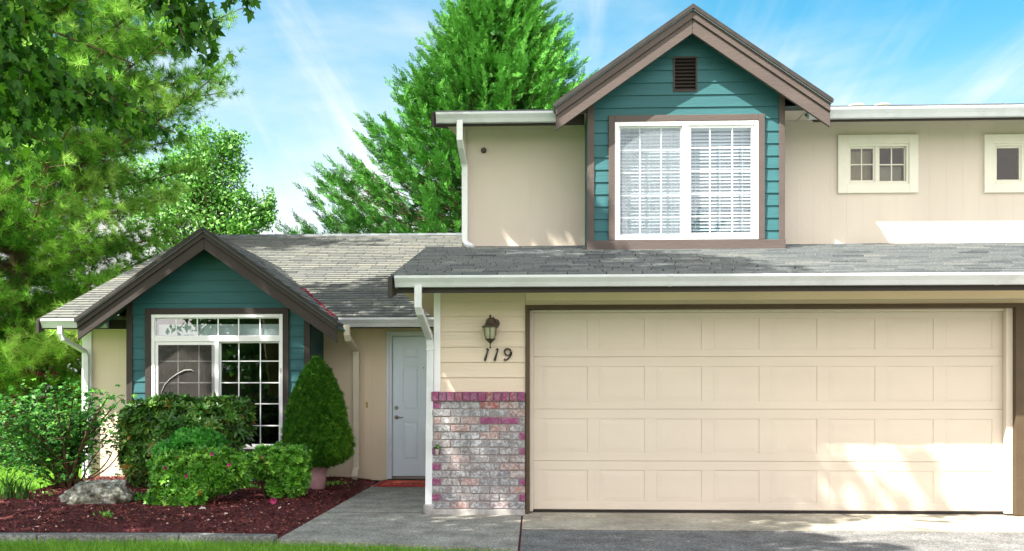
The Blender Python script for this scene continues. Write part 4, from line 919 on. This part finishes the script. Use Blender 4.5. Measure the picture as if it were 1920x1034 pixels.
# the high crown, out of the frame
def blob(c, r, n, shell=.45):
    d = rv(n); rr = (shell+(1-shell)*rng.random(n)**.6)*(1+.12*np.sin(5*d[:, 0]+3*d[:, 2])); return np.array(c)+d*rr[:, None]*np.array(r)
LOBES = [((-6.35, 5.5, 8.6), (4.1, 3.5, 2.5), 7000), ((-6.3, 10.2, 9.5), (2.7, 2.3, 1.8), 3400), ((-3.5, 9.6, 9.2), (1.1, 1.1, .8), 700), ((-1.75, 5.9, 8.8), (.8, .9, .6), 90), ((-6.5, 8.0, 9.3), (2.2, 1.6, 1.6), 1400), ((-4.3, 3.6, 7.4), (2.6, 2.2, 1.9), 2600), ((-9.0, 6.2, 8.6), (2.4, 3.0, 2.0), 2200), ((-3.1, 7.0, 8.8), (1.6, 1.7, 1.2), 1100)]
for c, r_, n in LOBES:
    B = blob(c, r_, n); pos += [Vector(b) for b in B]; tips += [tuple(x) for x in (rv(n)*.8+np.array([0, 0, -.7]))]; sc += list(rng.uniform(.17, .27, n))
    for q in range(7):
        d = rv(1)[0]*.7; branches.tube(bez((-6.3, 5.0, 7.0), tuple((np.array(c)+np.array([-6.3, 5, 7.6]))/2), tuple(np.array(c)+d*np.array(r_)), 6), [.07-.0105*i for i in range(7)], 5)
pos = np.array([tuple(p) for p in pos]); n = len(pos)
V, T, t = scatter(MAPLE, pos, np.array(tips), rv(n)*.95+np.array([-.1, -.55, .6]), np.array(sc), np.clip(rng.normal(.42, .26, n), 0, 1))
numesh('foliage', V, T, t, M['maple'], mp); branches.build('branch', M['bark'], mp, smooth=True)

# ------------------------------------------------------------------ pine behind the left end of the house
TUFTS = [tuft(34, .024, s) for s in range(5)]
def pine(loc, H, Rf, whorls, lab, seed, dens=1.0, z0=1.0, avoid=None, tuftsize=(.15, .25)):
    rr = random.Random(seed); th = thing('pine_tree', loc, lab, 'tree'); x0, y0, zb = loc
    mb = MB(); mb.tube([(x0, y0, zb), (x0+.08, y0, H*.3), (x0-.03, y0+.05, H*.65), (x0, y0, H)], [.24, .19, .12, .02], 9); mb.build('trunk', M['bark'], th, smooth=True)
    br_ = MB(); pos = []; tip = []; sz = []; tn = []
    z = z0
    while z < H-.2:
        R = Rf(z); k = rr.randint(5, 7); a0 = rr.random()*6.28
        for i in range(k):
            a = a0+i*6.283/k+rr.uniform(-.3, .3); L_n = R*rr.uniform(.72, 1.12); dz = L_n*rr.uniform(.12, .38)
            e = Vector((x0+math.cos(a)*L_n, y0+math.sin(a)*L_n, z+dz))
            if avoid and avoid(e): L_n *= .45; e = Vector((x0+math.cos(a)*L_n, y0+math.sin(a)*L_n, z+dz*.5))
            if avoid and avoid(e): continue
            s_ = Vector((x0, y0, z)); m_ = (s_+e)/2+Vector((0, 0, -.12*L_n)); c = bez(s_, m_, e, 8)
            br_.tube(c, [.035*(1-.8*j/8)*max(.5, L_n/3) for j in range(9)], 5, cap=False)
            tone_b = rr.uniform(-.22, .28)
            for j in range(2, 9):
                nn = 3 if j < 8 else 5
                for q in range(nn):
                    sgn = 1 if q % 2 else -1; sl_ = L_n*.30*(1.15-j/9)*rr.uniform(.5, 1.25)+.12
                    dv = Vector((math.cos(a+sgn*rr.uniform(.3, 1.1)), math.sin(a+sgn*rr.uniform(.3, 1.1)), rr.uniform(-.05, .55))).normalized()
                    st_ = c[j]; en = st_+dv*sl_
                    if en.x > X(440, en.y) and en.y < 24: continue
                    br_.tube([st_, en], [.009, .004], 3, cap=False)
                    m = max(2, int(sl_/.10*dens))
                    for u in range(m):
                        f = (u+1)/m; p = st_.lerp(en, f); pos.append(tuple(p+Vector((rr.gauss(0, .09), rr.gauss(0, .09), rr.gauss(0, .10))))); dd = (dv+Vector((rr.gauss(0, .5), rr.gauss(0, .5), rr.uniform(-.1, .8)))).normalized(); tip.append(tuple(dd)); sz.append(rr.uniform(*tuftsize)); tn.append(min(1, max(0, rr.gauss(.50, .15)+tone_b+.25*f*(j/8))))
        z += rr.uniform(.24, .36)
    pos = np.array(pos); n = len(pos)
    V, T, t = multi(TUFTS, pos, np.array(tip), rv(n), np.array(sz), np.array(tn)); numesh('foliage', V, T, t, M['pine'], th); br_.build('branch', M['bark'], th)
    return th
def avoid(e): return (e.z < 6.4 and e.x > -7.1) or e.x > -5.75 or (e.x > wl-.35 and 13 < e.y and e.z < 4.6) or e.y < 14.6
pine((X(30, 19), 19, -.05), 12.5, lambda z: 2.9 if z < 3 else (3.9 if z < 5 else (4.5 if z < 8 else 4.5-.75*(z-8))), 0, 'tall pine with long bright needles behind the left end of the house', 2, 1.1, .9, avoid)
pine((X(-330, 21), 21, -.05), 11, lambda z: 3.9 if z < 6 else 3.9-.6*(z-6), 0, 'second pine whose branches enter at the left edge behind the vine maple', 8, .7, .9, avoid)

# ------------------------------------------------------------------ light green deciduous tree
def leafy(name, loc, lobes, m, lab, size, cat='tree', trunk_h=4, stems=5, tmpl=LEAF, seed=1, tr=.12, up=.1, shell=.35):
    th = thing(name, loc, lab, cat); rr = random.Random(seed)
    x0, y0, zb = loc; mb = MB(); mb.tube([(x0, y0, zb), (x0+.05, y0, trunk_h*.5), (x0, y0, trunk_h)], [tr, tr*.8, tr*.5], 8); mb.build('trunk', M['bark'], th, smooth=True)
    br_ = MB(); Ps = []
    for c, r_, n in lobes:
        # clumps inside each lobe
        nc = max(6, n//55); C = blob(c, r_, nc, .25)
        for cc in C:
            k = max(8, int(n/nc)); rad = .16*np.mean(r_)+.10; Ps.append(cc+rng.normal(size=(k, 3))*rad*np.array([.8, .8, .6]))
            if rr.random() < .5: br_.tube(bez((x0, y0, min(trunk_h, cc[2]-.1)*.95), ((x0+cc[0])/2, (y0+cc[1])/2, (trunk_h+cc[2])/2), tuple(cc), 4), [tr*.3, tr*.22, tr*.15, tr*.09, .004], 4, cap=False)
    P = np.concatenate(Ps); n = len(P); V, T, t = scatter(tmpl, P, rv(n)+np.array([0, 0, up]), rv(n)*.8+np.array([-.3, -.3, .6]), rng.uniform(*size, n), np.clip(rng.normal(.5, .24, n), 0, 1))
    numesh('foliage', V, T, t, m, th); br_.build('branch', M['bark'], th); return th
def lb(px, py, Y, rpx, rpz, n, ry=None):
    p = P3(px, py, Y); k = Y/F; return ((p.x, p.y, p.z), (rpx*k, (ry or rpx)*k, rpz*k), n)
leafy('birch_tree', (X(400, 31), 31, -.05), [lb(395, 330, 31, 60, 85, 4200), (lb(430, 290, 31, 26, 50, 1300)), lb(350, 330, 31, 50, 90, 2600), lb(300, 400, 31, 55, 90, 2600), lb(440, 400, 31, 48, 55, 2600), lb(490, 400, 31, 22, 30, 800), lb(508, 372, 31, 6, 20, 110), lb(385, 262, 31, 12, 26, 220), lb(250, 350, 31, 50, 90, 1800), lb(400, 430, 31, 110, 40, 2500)], M['birch'], 'pale green leafy tree rising behind the roof, right of the pine', (.10, .17), trunk_h=5, seed=4)
# ------------------------------------------------------------------ cedar behind the roof
def cedar(loc, prof, lab, nsp, seed):
    th = thing('cedar_tree', loc, lab, 'tree'); rr = random.Random(seed); x0, y0, zb = loc
    H = prof[-1][0]; mb = MB(); mb.tube([(x0, y0, zb), (x0, y0, H*.5), (x0, y0, H)], [.3, .2, .03], 8); mb.build('trunk', M['bark'], th, smooth=True)
    zs = [p[0] for p in prof]; Ls_ = [p[1] for p in prof]; Rs = [p[2] for p in prof]
    pos = []; tip = []; sz = []; tn = []; br_ = MB()
    nb = 1450
    for i in range(nb):
        z = 1.5+(H-1.7)*(i/nb)**.9; a = rr.random()*6.283; c, s_ = math.cos(a), math.sin(a)
        R = np.interp(z, zs, Rs) if c > 0 else np.interp(z, zs, Ls_); R2 = (np.interp(z, zs, Ls_)+np.interp(z, zs, Rs))/2
        L_n = math.hypot(c*R, s_*R2)*rr.choice((.72, .82, .88, .95, 1.0, 1.14)); up = L_n*rr.uniform(.12, .45)+.25
        s0 = Vector((x0, y0, max(.5, z-up))); e = Vector((x0+c*L_n, y0+s_*L_n, z+.1)); m_ = Vector((x0+c*L_n*.7, y0+s_*L_n*.7, z-up*.85)); cv = bez(s0, m_, e, 7)
        br_.tube(cv, [.03*(1-.85*j/7) for j in range(8)], 4, cap=False)
        tb = rr.uniform(-.12, .15)
        for j in range(2, 8):
            for q in range(5 if j < 7 else 9):
                p = cv[j]+Vector((rr.gauss(0, .16), rr.gauss(0, .16), rr.gauss(0, .13)))*(1.35-.13*j); pos.append(tuple(p))
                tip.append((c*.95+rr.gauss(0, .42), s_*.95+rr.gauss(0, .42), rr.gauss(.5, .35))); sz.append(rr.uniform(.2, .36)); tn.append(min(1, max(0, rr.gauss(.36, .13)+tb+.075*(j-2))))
        for q in range(6): pos.append(tuple(e+Vector((c*.08*q, s_*.08*q, .06*q)))); tip.append((c*.8+rr.gauss(0, .3), s_*.8+rr.gauss(0, .3), .8)); sz.append(.30); tn.append(.85)
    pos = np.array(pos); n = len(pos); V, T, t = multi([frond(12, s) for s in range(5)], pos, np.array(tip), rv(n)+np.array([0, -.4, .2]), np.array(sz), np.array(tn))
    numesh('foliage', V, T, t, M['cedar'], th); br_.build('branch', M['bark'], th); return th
YC = 26; kC = YC/F; xc_ = X(925, YC)
def zc_(py): return CAMZ+(CY-py)*kC
cedar((xc_, YC, -.05), [(1, 4.9, 4.6), (zc_(440), 320*kC, 4.4), (zc_(370), 255*kC, 3.9), (zc_(270), 195*kC, 3.0), (zc_(180), 145*kC, 128*kC), (zc_(100), 82*kC, 108*kC), (zc_(40), 45*kC, 78*kC), (zc_(0), 34*kC, 60*kC), (zc_(-60), 15*kC, 34*kC), (zc_(-130), .1, .1)], 'big bright green cedar with feathery upswept branches behind the roofs', 0, 5)

# ------------------------------------------------------------------ shrubs of the bed
def shrub(name, loc, lobes, tms, m, lab, size, seed, stems=8, up=.5, zmin=None, core=.55, sm='twig', cat='shrub', tone=(.45, .22), hot=0.0):
    th = thing(name, loc, lab, cat); rr = random.Random(seed); Ps = []; Ns = []
    br_ = MB()
    for c, r_, n in lobes:
        d = rv(n); d[:, 1] = -np.abs(d[:, 1])*np.sign(rng.random(n)-.22); q = np.power(np.abs(d), .8)*np.sign(d); q = q/np.maximum(np.linalg.norm(q, axis=1), 1e-6)[:, None]
        rad = (core+(1-core)*rng.random(n)**.45)*(1+.07*np.sin(9*d[:, 0]+seed)+.06*np.sin(11*d[:, 2]+7*d[:, 1])); Pp = np.array(c)+q*rad[:, None]*np.array(r_)*1.0; Ps.append(Pp); Ns.append(d)
        for s_ in range(stems):
            a = rr.random()*6.28; e = Vector(c)+Vector((math.cos(a)*r_[0]*.75, math.sin(a)*r_[1]*.7, rr.uniform(-.2, .8)*r_[2])); b0 = Vector((loc[0]+(c[0]-loc[0])*.5+rr.gauss(0, .04), loc[1]+(c[1]-loc[1])*.5+rr.gauss(0, .03), loc[2])); br_.tube(bez(b0, (b0.x*.6+e.x*.4, b0.y*.6+e.y*.4, e.z*.55), e, 6), [.014-.0018*i for i in range(7)], 5, cap=False)
    P = np.concatenate(Ps); Dn = np.concatenate(Ns); k = P[:, 2] > (zmin if zmin is not None else .05); P = P[k]; Dn = Dn[k]; n = len(P)
    tn = np.clip(rng.normal(tone[0], tone[1], n), 0, .93); 
    if hot: tn[rng.random(n) < hot] = 1.0
    V, T, t = multi(tms, P, Dn+rng.normal(size=(n, 3))*.45+np.array([0, 0, up]), rv(n)+np.array([0, -.5, .8]), rng.uniform(*size, n), tn)
    numesh('foliage', V, T, t, m, th); br_.build('stem', M[sm], th); return th, P
RHO = [rosette(7, 1, 1.15, .17, s, .15) for s in range(4)]; AZ = [rosette(6, 1, .95, .24, s) for s in range(4)]
def lbg(px, py, Y, rpx, rpz, n, ry): return lb(px, py, Y, rpx, rpz, n, ry)
shrub('rhododendron', (X(350, 12.3), 12.3, .03), [lb(350, 805, 12.35, 112, 62, 2500, 75), lb(410, 800, 12.4, 66, 50, 900, 60), lb(270, 840, 12.3, 36, 68, 900, 50), lb(300, 790, 12.2, 60, 42, 700, 50), lb(262, 790, 12.2, 28, 36, 350, 40), lb(440, 770, 12.4, 34, 22, 300, 40)], RHO, M['rhodo'], 'large dark green rhododendron with rusty leaf tips under the left window', (.085, .135), 3, 7, .35, hot=.03)
shrub('small_shrub', (X(372, 11.5), 11.5, .04), [lb(370, 836, 11.5, 50, 30, 620, 40), lb(350, 850, 11.5, 60, 24, 300, 40)], AZ, M['bright'], 'fresh bright green low shrub between the rhododendron and the front azalea', (.055, .10), 5, 5, .5)
th, Pa = shrub('azalea', (X(380, 10.7), 10.7, .05), [lb(372, 885, 10.7, 84, 42, 3600, 60), lb(415, 880, 10.75, 56, 38, 2000, 50), lb(330, 905, 10.55, 44, 45, 1500, 45), lb(345, 935, 10.4, 42, 22, 420, 35), lb(300, 935, 10.45, 20, 22, 160, 25), lb(300, 870, 10.7, 18, 16, 120, 25)], AZ, M['azalea'], 'wide clipped azalea with small light leaves in front of the window', (.045, .072), 7, 9, .4, hot=.006)
th2, Pb = shrub('azalea', (X(525, 11.1), 11.1, .05), [lb(535, 865, 11.1, 50, 30, 1900, 45), lb(500, 868, 11.1, 34, 28, 1000, 40), lb(556, 892, 11.0, 24, 34, 700, 30), lb(520, 915, 11.0, 17, 16, 170, 20)], AZ, M['azalea'], 'smaller clipped azalea with bare lower stems left of the pink pot', (.045, .072), 9, 14, .4, hot=.006)
# flowers on the azaleas
def flower(p, s_, m):
    mb = MB(); r = random.Random(int(abs(p[0])*1e4)+int(abs(p[2])*977))
    for k in range(7):
        a = k*.9; d = Vector((math.cos(a), -.5, math.sin(a)))*s_; e = Vector((-math.sin(a), 0, math.cos(a)))*s_*.5; q = Vector(p); mb.add([q, q+d*.6+e, q+d, q+d*.6-e], [(0, 1, 2, 3)], r.random())
    return mb, m
def flw(parent, px, py, Y, s_, m): mb, _ = flower(P3(px, py, Y), s_, m); mb.build('blossom', M[m], parent)
for (a, b) in ((398, 852), (430, 872), (324, 905), (350, 893), (362, 950), (310, 878)): flw(th, a, b, 10.35, .022, 'petal')
flw(th2, 466, 871, 10.85, .026, 'petal')
wf = thing('fallen_blossom', tuple(P3(381, 957, 9.9)), 'crumpled white blossom lying at the foot of the wide azalea', 'flower'); mb, _ = flower(P3(381, 957, 9.9), .045, 0); mb.build('petal', M['petal_white'], wf)
wf = thing('fallen_blossom', (X(513, 10.3), 10.3, .07), 'crumpled red pink blossom on the mulch below the smaller azalea', 'flower'); mb, _ = flower((X(513, 10.3), 10.3, .10), .04, 0); mb.build('petal', M['petal'], wf)
# clipped dwarf spruce standing in a pink pot
YS = 12.2; px_, pz_ = X(594, YS), .045
pot = thing('plant_pot', (px_, YS, pz_), 'pink glazed pot under the cone shaped spruce', 'pot')
mb = MB(); mb.lathe([(.085, 0), (.10, .01), (.118, .16), (.13, .25), (.145, .262), (.145, .29), (.125, .29), (.115, .25), (.01, .24)], (px_, YS, pz_), 24); mb.build('pot_body', M['pot'], pot, smooth=True)
sp = thing('dwarf_spruce', (px_, YS, pz_+.25), 'dense cone shaped dwarf spruce growing from the pink pot by the entry', 'conifer')
def cone(n):
    zs = [875, 868, 850, 820, 780, 740, 710, 690, 673]; rs = [.12, .31, .42, .40, .35, .28, .195, .115, .015]
    z = np.array([Z(q, YS, 594) for q in zs]); r_ = np.array(rs)*.95; u = rng.random(n); 
    wgt = np.cumsum(np.interp(np.linspace(0, 1, 200), np.linspace(0, 1, 9), r_)+.03); wgt /= wgt[-1]
    f = np.interp(u, wgt, np.linspace(0, 1, 200)); zz_ = np.interp(f, (z-z[0])/(z[-1]-z[0]), z); R = np.interp(zz_, z, r_); a = rng.random(n)*6.283
    a = np.where(np.sin(a) > .3, a+3.1416*(rng.random(n) < .75), a)
    lump = 1+.10*np.sin(7*a+9*zz_)*np.sin(13*zz_+2*a)+.07*np.sin(19*a-29*zz_)+.06*np.sin(37*zz_+13*a); rr_ = R*lump*(.80+.2*rng.random(n)**.4)
    lean = np.interp(zz_, z, np.linspace(.02, 0, 9))
    return np.stack([px_+np.cos(a)*rr_+lean, YS+np.sin(a)*rr_, zz_], 1), np.stack([np.cos(a), np.sin(a), np.full(n, .7)], 1)
Pc, Dc = cone(17000); n = len(Pc)
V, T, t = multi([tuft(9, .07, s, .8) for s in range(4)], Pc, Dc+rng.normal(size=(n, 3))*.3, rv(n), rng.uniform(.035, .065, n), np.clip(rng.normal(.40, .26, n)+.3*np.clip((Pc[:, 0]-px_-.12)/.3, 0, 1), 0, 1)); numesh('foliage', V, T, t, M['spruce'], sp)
mb = MB(); mb.tube([(px_, YS, pz_+.2), (px_, YS, Z(690, YS))], [.03, .006], 6); mb.lathe([(.10, Z(868, YS)), (.27, Z(850, YS)), (.28, Z(820, YS)), (.25, Z(780, YS)), (.2, Z(740, YS)), (.13, Z(710, YS)), (.02, Z(690, YS))], (px_, YS, 0), 14); mb.build('trunk', M['twig'], sp)
# vine maple at the left
YV = 12.3; vx = X(140, YV)
vm = thing('vine_maple', (vx, YV, .02), 'spreading vine maple shrub with many thin stems left of the boulder', 'shrub'); rr = random.Random(12)
st_ = MB(); pos = []; 
tops = [(20, 745), (60, 730), (100, 735), (140, 728), (175, 735), (205, 742), (228, 748), (-40, 750), (30, 790), (80, 800), (120, 780), (165, 770), (195, 765), (-60, 800), (10, 840), (60, 855), (100, 830), (200, 790), (45, 760), (90, 760), (-20, 770), (150, 800), (-100, 760), (70, 820), (-30, 860), (215, 815)]
for i, (px, py) in enumerate(tops):
    y = YV+rr.uniform(-.6, .5); e = P3(px, py, y); b0 = Vector((vx+rr.gauss(0, .09), YV+rr.gauss(0, .07), .0)); md = Vector((b0.x+(e.x-b0.x)*.35, (b0.y+y)/2, e.z*.62)); c = bez(b0, md, e, 9)
    st_.tube(c, [(.026 if i < 10 else .014)*(1-.8*j/9) for j in range(10)], 5, cap=False)
    nl = 26 if px < 190 else 10
    for j in range(3, 10):
        for q in range(nl//(1 if j > 5 else 3)):
            o = Vector((rr.gauss(0, .22), rr.gauss(0, .22), rr.gauss(0, .055))) if j > 4 else Vector((rr.gauss(0, .14), rr.gauss(0, .12), rr.gauss(0, .05)))
            if px > 150: o *= .5
            pos.append(tuple(c[j]+o))
        if j > 4: st_.tube([c[j], c[j]+Vector((rr.gauss(0, .2), rr.gauss(0, .15), rr.uniform(0, .1)))], [.005, .002], 3, cap=False)
for (a, b, c_, d_) in ((160, 900, 235, 800), (165, 895, 225, 770), (160, 905, 160, 760)):
    p, q = P3(a, b, 12.1), P3(c_, d_, 12.2); st_.tube(bez(p, (q.x, 12.15, p.z+.15), q, 8), [.012-.0012*i for i in range(9)], 5, cap=False)
    for i in range(16): f = rr.random(); k = p.lerp(q, f); pos.append((q.x+(p.x-q.x)*.2*(1-f)+rr.gauss(0, .06), 12.15, k.z+rr.gauss(0, .04)))
pos = np.array(pos); n = len(pos)
V, T, t = scatter(MAPLE, pos, np.stack([rng.normal(size=n)*.8, rng.normal(size=n)*.6-.4, rng.normal(size=n)*.25-.15], 1), np.stack([rng.normal(size=n)*.35, rng.normal(size=n)*.35-.3, np.ones(n)], 1), rng.uniform(.045, .085, n), np.clip(rng.normal(.5, .25, n), 0, 1)); numesh('foliage', V, T, t, M['vine'], vm); st_.build('stem', M['twig'], vm, smooth=True)
# hedge and dark wood behind the vine maple
def mass(name, lobes, m, lab, size, cat, kind=None):
    out = []
    for c, r_, n in lobes: out.append(blob(c, r_, n, .5))
    P = np.concatenate(out); P = P[P[:, 2] > -.03]; n = len(P); V, T, t = scatter(LEAF, P, rv(n)+np.array([0, 0, .2]), rv(n)+np.array([-.2, -.5, .6]), rng.uniform(*size, n), np.clip(rng.normal(.45, .24, n), 0, 1))
    return tag(numesh(name, V, T, t, m), lab, cat, kind=kind)
mass('low_hedge', [((-10.2, 17.6, .2), (2.6, .7, .45), 3000), ((-8.0, 17.9, .2), (1.2, .6, .4), 1400)], M['hedge'], 'low dark green ground cover shrub behind the sunlit lawn', (.06, .11), 'shrub')
mass('tall_hedge', [((-14, 24, 1.2), (4.5, 1.2, 2.4), 6500), ((-8.9, 25, 1.0), (3.5, 1.2, 2.2), 4500)], M['hedge'], 'tall dark hedge closing the garden behind the pine', (.12, .22), 'hedge')
mass('flowering_bush', [((X(25, 18.5), 18.5, Z(700, 18.5)), (1.0, .4, .12), 260)], M['petal'], 'magenta blossoms glimpsed under the pine at the left edge', (.05, .09), 'bush')
# strap leaved plants, weeds
def strap(px, py, Y, n, h, lab, seed, m='hedge', group=None):
    rr = random.Random(seed); x, y = X(px, Y), Y; z = bedh(x, y); th = thing('daylily', (x, y, z), lab, 'plant', group); mb = MB()
    for i in range(n):
        a = rr.random()*6.28; L_n = h*rr.uniform(.6, 1.2); o = Vector((x+rr.gauss(0, .05), y+rr.gauss(0, .04), z)); w_ = .011; side = Vector((-math.sin(a), math.cos(a), 0))*w_; pv = None; b = len(mb.v)
        for j in range(6):
            f = j/5; p = o+Vector((math.cos(a), math.sin(a), 0))*L_n*.62*f*f+Vector((0, 0, 1))*L_n*(f*1.15-f*f*.55); w2_ = side*(1-.85*f); mb.v += [tuple(p-w2_), tuple(p+w2_)]; mb.t += [rr.random()]*2
            if j: mb.f.append((b+2*j-2, b+2*j-1, b+2*j+1, b+2*j))
    mb.build('foliage', M[m], th); return th
strap(12, 945, 10.9, 46, .42, 'clump of long strap leaves at the left edge of the bed', 1)
strap(42, 950, 10.8, 34, .38, 'clump of arching strap leaves nearest the boulder', 2)
def weed(px, py, n, s_, lab, cat='weed', m='azalea', seed=3, sx=.1):
    x, y = G(px, py); rr = random.Random(seed+px); th = thing('weed', (x, y, bedh(x, y)), lab, cat, 'weeds in the planting bed'); P = []
    for i in range(n): P.append((x+rr.gauss(0, sx), y+rr.gauss(0, sx*.6), bedh(x, y)+abs(rr.gauss(0, .022))+.005))
    P = np.array(P); V, T, t = scatter(LEAF, P, rv(n)+np.array([0, 0, .5]), rv(n)+np.array([0, -.3, 1]), rng.uniform(.6*s_, s_, n), np.clip(rng.normal(.5, .25, n), 0, 1)); numesh('foliage', V, T, t, M[m], th)
weed(262, 945, 240, .07, 'tangle of low yellow green leaves between the boulder and the azalea', sx=.16)
weed(197, 984, 26, .06, 'small leafy weed alone on the mulch in front of the boulder', sx=.035)
weed(218, 952, 22, .06, 'small weed touching the right foot of the boulder', sx=.04)
weed(92, 940, 30, .06, 'small weed left of the boulder', sx=.05)
weed(450, 925, 150, .05, 'sparse low weeds on the mulch behind the smaller azalea', sx=.15)
weed(620, 915, 130, .045, 'sparse weeds between the pink pot and the path', sx=.14)
# twig
mb = MB(); a, b = G(553, 937), G(590, 946); mb.tube([(a[0], a[1], .075), ((a[0]+b[0])/2, (a[1]+b[1])/2+.03, .085), (b[0], b[1], .06)], [.008, .009, .005], 6); tag(mb.build('dry_twig', M['chips']), 'pale dry twig lying on the mulch by the path edge', 'twig')
# boulder
rx, ry_ = G(165, 955); ry_ += .22; bm_v = MB()
import bmesh
from mathutils import noise
bm = bmesh.new(); bmesh.ops.create_icosphere(bm, subdivisions=5, radius=1)
for v in bm.verts:
    p = v.co.copy(); d = noise.fractal(p*1.3+Vector((3, 1, 7)), .9, 2.1, 5)*.30; q = p*(1+d); ridge = noise.fractal(p*4, .8, 2.2, 5)*.07
    q = q*(1+ridge); q.x *= .36; q.y *= .25; q.z = max(q.z, -.5)*.19+(.02*p.x); v.co = Vector((rx+q.x, ry_+q.y, .085+q.z+(.03 if p.x > 0 else .0)*p.x))
me = bpy.data.meshes.new('boulder'); bm.to_mesh(me); bm.free(); me.materials.append(M['rock']); me.shade_smooth()
ro = bpy.data.objects.new('boulder', me); COL.objects.link(ro); tag(ro, 'flat grey weathered boulder on the red mulch', 'rock')
# door mat
dm = thing('door_mat', (X(752, 13.6), 13.6, .012), 'red and orange coir door mat in front of the pale blue door', 'door mat')
mx0, mx1, my0, my1 = -2.12, gx0-.06, 12.92, 13.80
mb = MB(); mb.box(mx0, mx1, my0, my1, .013, .026); mb.build('mat_border', M['mat_red'], dm, bevel=.003)
mb = MB(); mb.box(mx0+.09, mx1-.09, my0+.09, my1-.09, .0262, .031); mb.build('mat_field', M['mat_orange'], dm)
mb = MB(); r = random.Random(2); x = mx0+.2
while x < mx1-.25:
    w_ = r.uniform(.015, .03); mb.box(x, x+w_, my0+.18, my0+.30, .0312, .0325)
    if r.random() < .6: mb.box(x+w_, x+w_+.03, my0+r.choice((.18, .27, .23)), my0+r.choice((.30, .31)), .0312, .0325)
    x += w_+r.uniform(.035, .06)
mb.box(mx0+.04, mx0+.052, my0+.05, my1-.05, .0262, .028); mb.build('mat_print', M['mat_black'], dm)
# leaf litter on the path and drive
P = []
for i in range(26): P.append((random.uniform(-2.1, 4.5), random.uniform(8.0, 12.5) if i % 2 else random.uniform(7.7, 9.5), .020))
P = np.array([p for p in P if p[0] < .1 and (p[1] < 9.7 or p[0] < -1.1) or (p[0] > .2 and p[1] < 9.7)]); n = len(P)
V, T, t = scatter(LEAF, P, np.stack([rng.normal(size=n), rng.normal(size=n), rng.normal(size=n)*.1], 1), np.stack([rng.normal(size=n)*.2, rng.normal(size=n)*.2, np.ones(n)], 1), rng.uniform(.018, .04, n), np.full(n, 1.0)); tag(numesh('leaf_litter', V, T, t, M['chips']), 'a few pale dry leaf scraps on the path and driveway', 'leaf litter', kind='stuff')
# ------------------------------------------------------------------ across the street (seen in the window panes)
nb_ = thing('neighbour_house', (-14, -27, -.05), 'plain beige house across the street mirrored in the lower window', 'house')
mb = MB(); mb.box(-21, -8, -34, -27, -.05, 2.7); mb.build('wall', M['brownroom'], nb_)
mb = MB(); prismx(mb, [(-26.4, 2.6), (-26.4, 2.75), (-30.5, 4.6), (-34.6, 2.75), (-34.6, 2.6)], -21.6, -7.4); mb.build('roof', M['shingle'], nb_)
mb = MB(); mb.box(-14, -9.4, -27.0, -26.95, -.02, 2.2); mb.build('garage_door', M['white'], nb_)
for i, (x, y, s_, h_) in enumerate([(-2, -27, 3.2, 9.5), (6.5, -30, 4.5, 12.5), (14, -27, 4.0, 12.0), (23, -30, 5, 10), (-12.5, -17, 3.2, 8), (1.5, -36, 4.5, 10), (32, -26, 4.5, 9)]):
    leafy('street_tree', (x, y, -.05), [((x, y, h_*.62), (s_, s_, h_*.36), 2600), ((x+s_*.4, y, h_*.4), (s_*.8, s_*.8, h_*.25), 1200)], M['hedge'], ['round crowned tree nearest the far garage across the street', 'broad tall tree across the street facing the gable window', 'round tree across the street opposite the right half of the garage', 'far right broad tree across the street', 'tree standing in front of the house across the street', 'tree standing behind the others across the street', 'tree across the street furthest to the right'][i], (.35, .6), trunk_h=h_*.4, seed=50+i, tr=.2)['group'] = 'trees across the street'
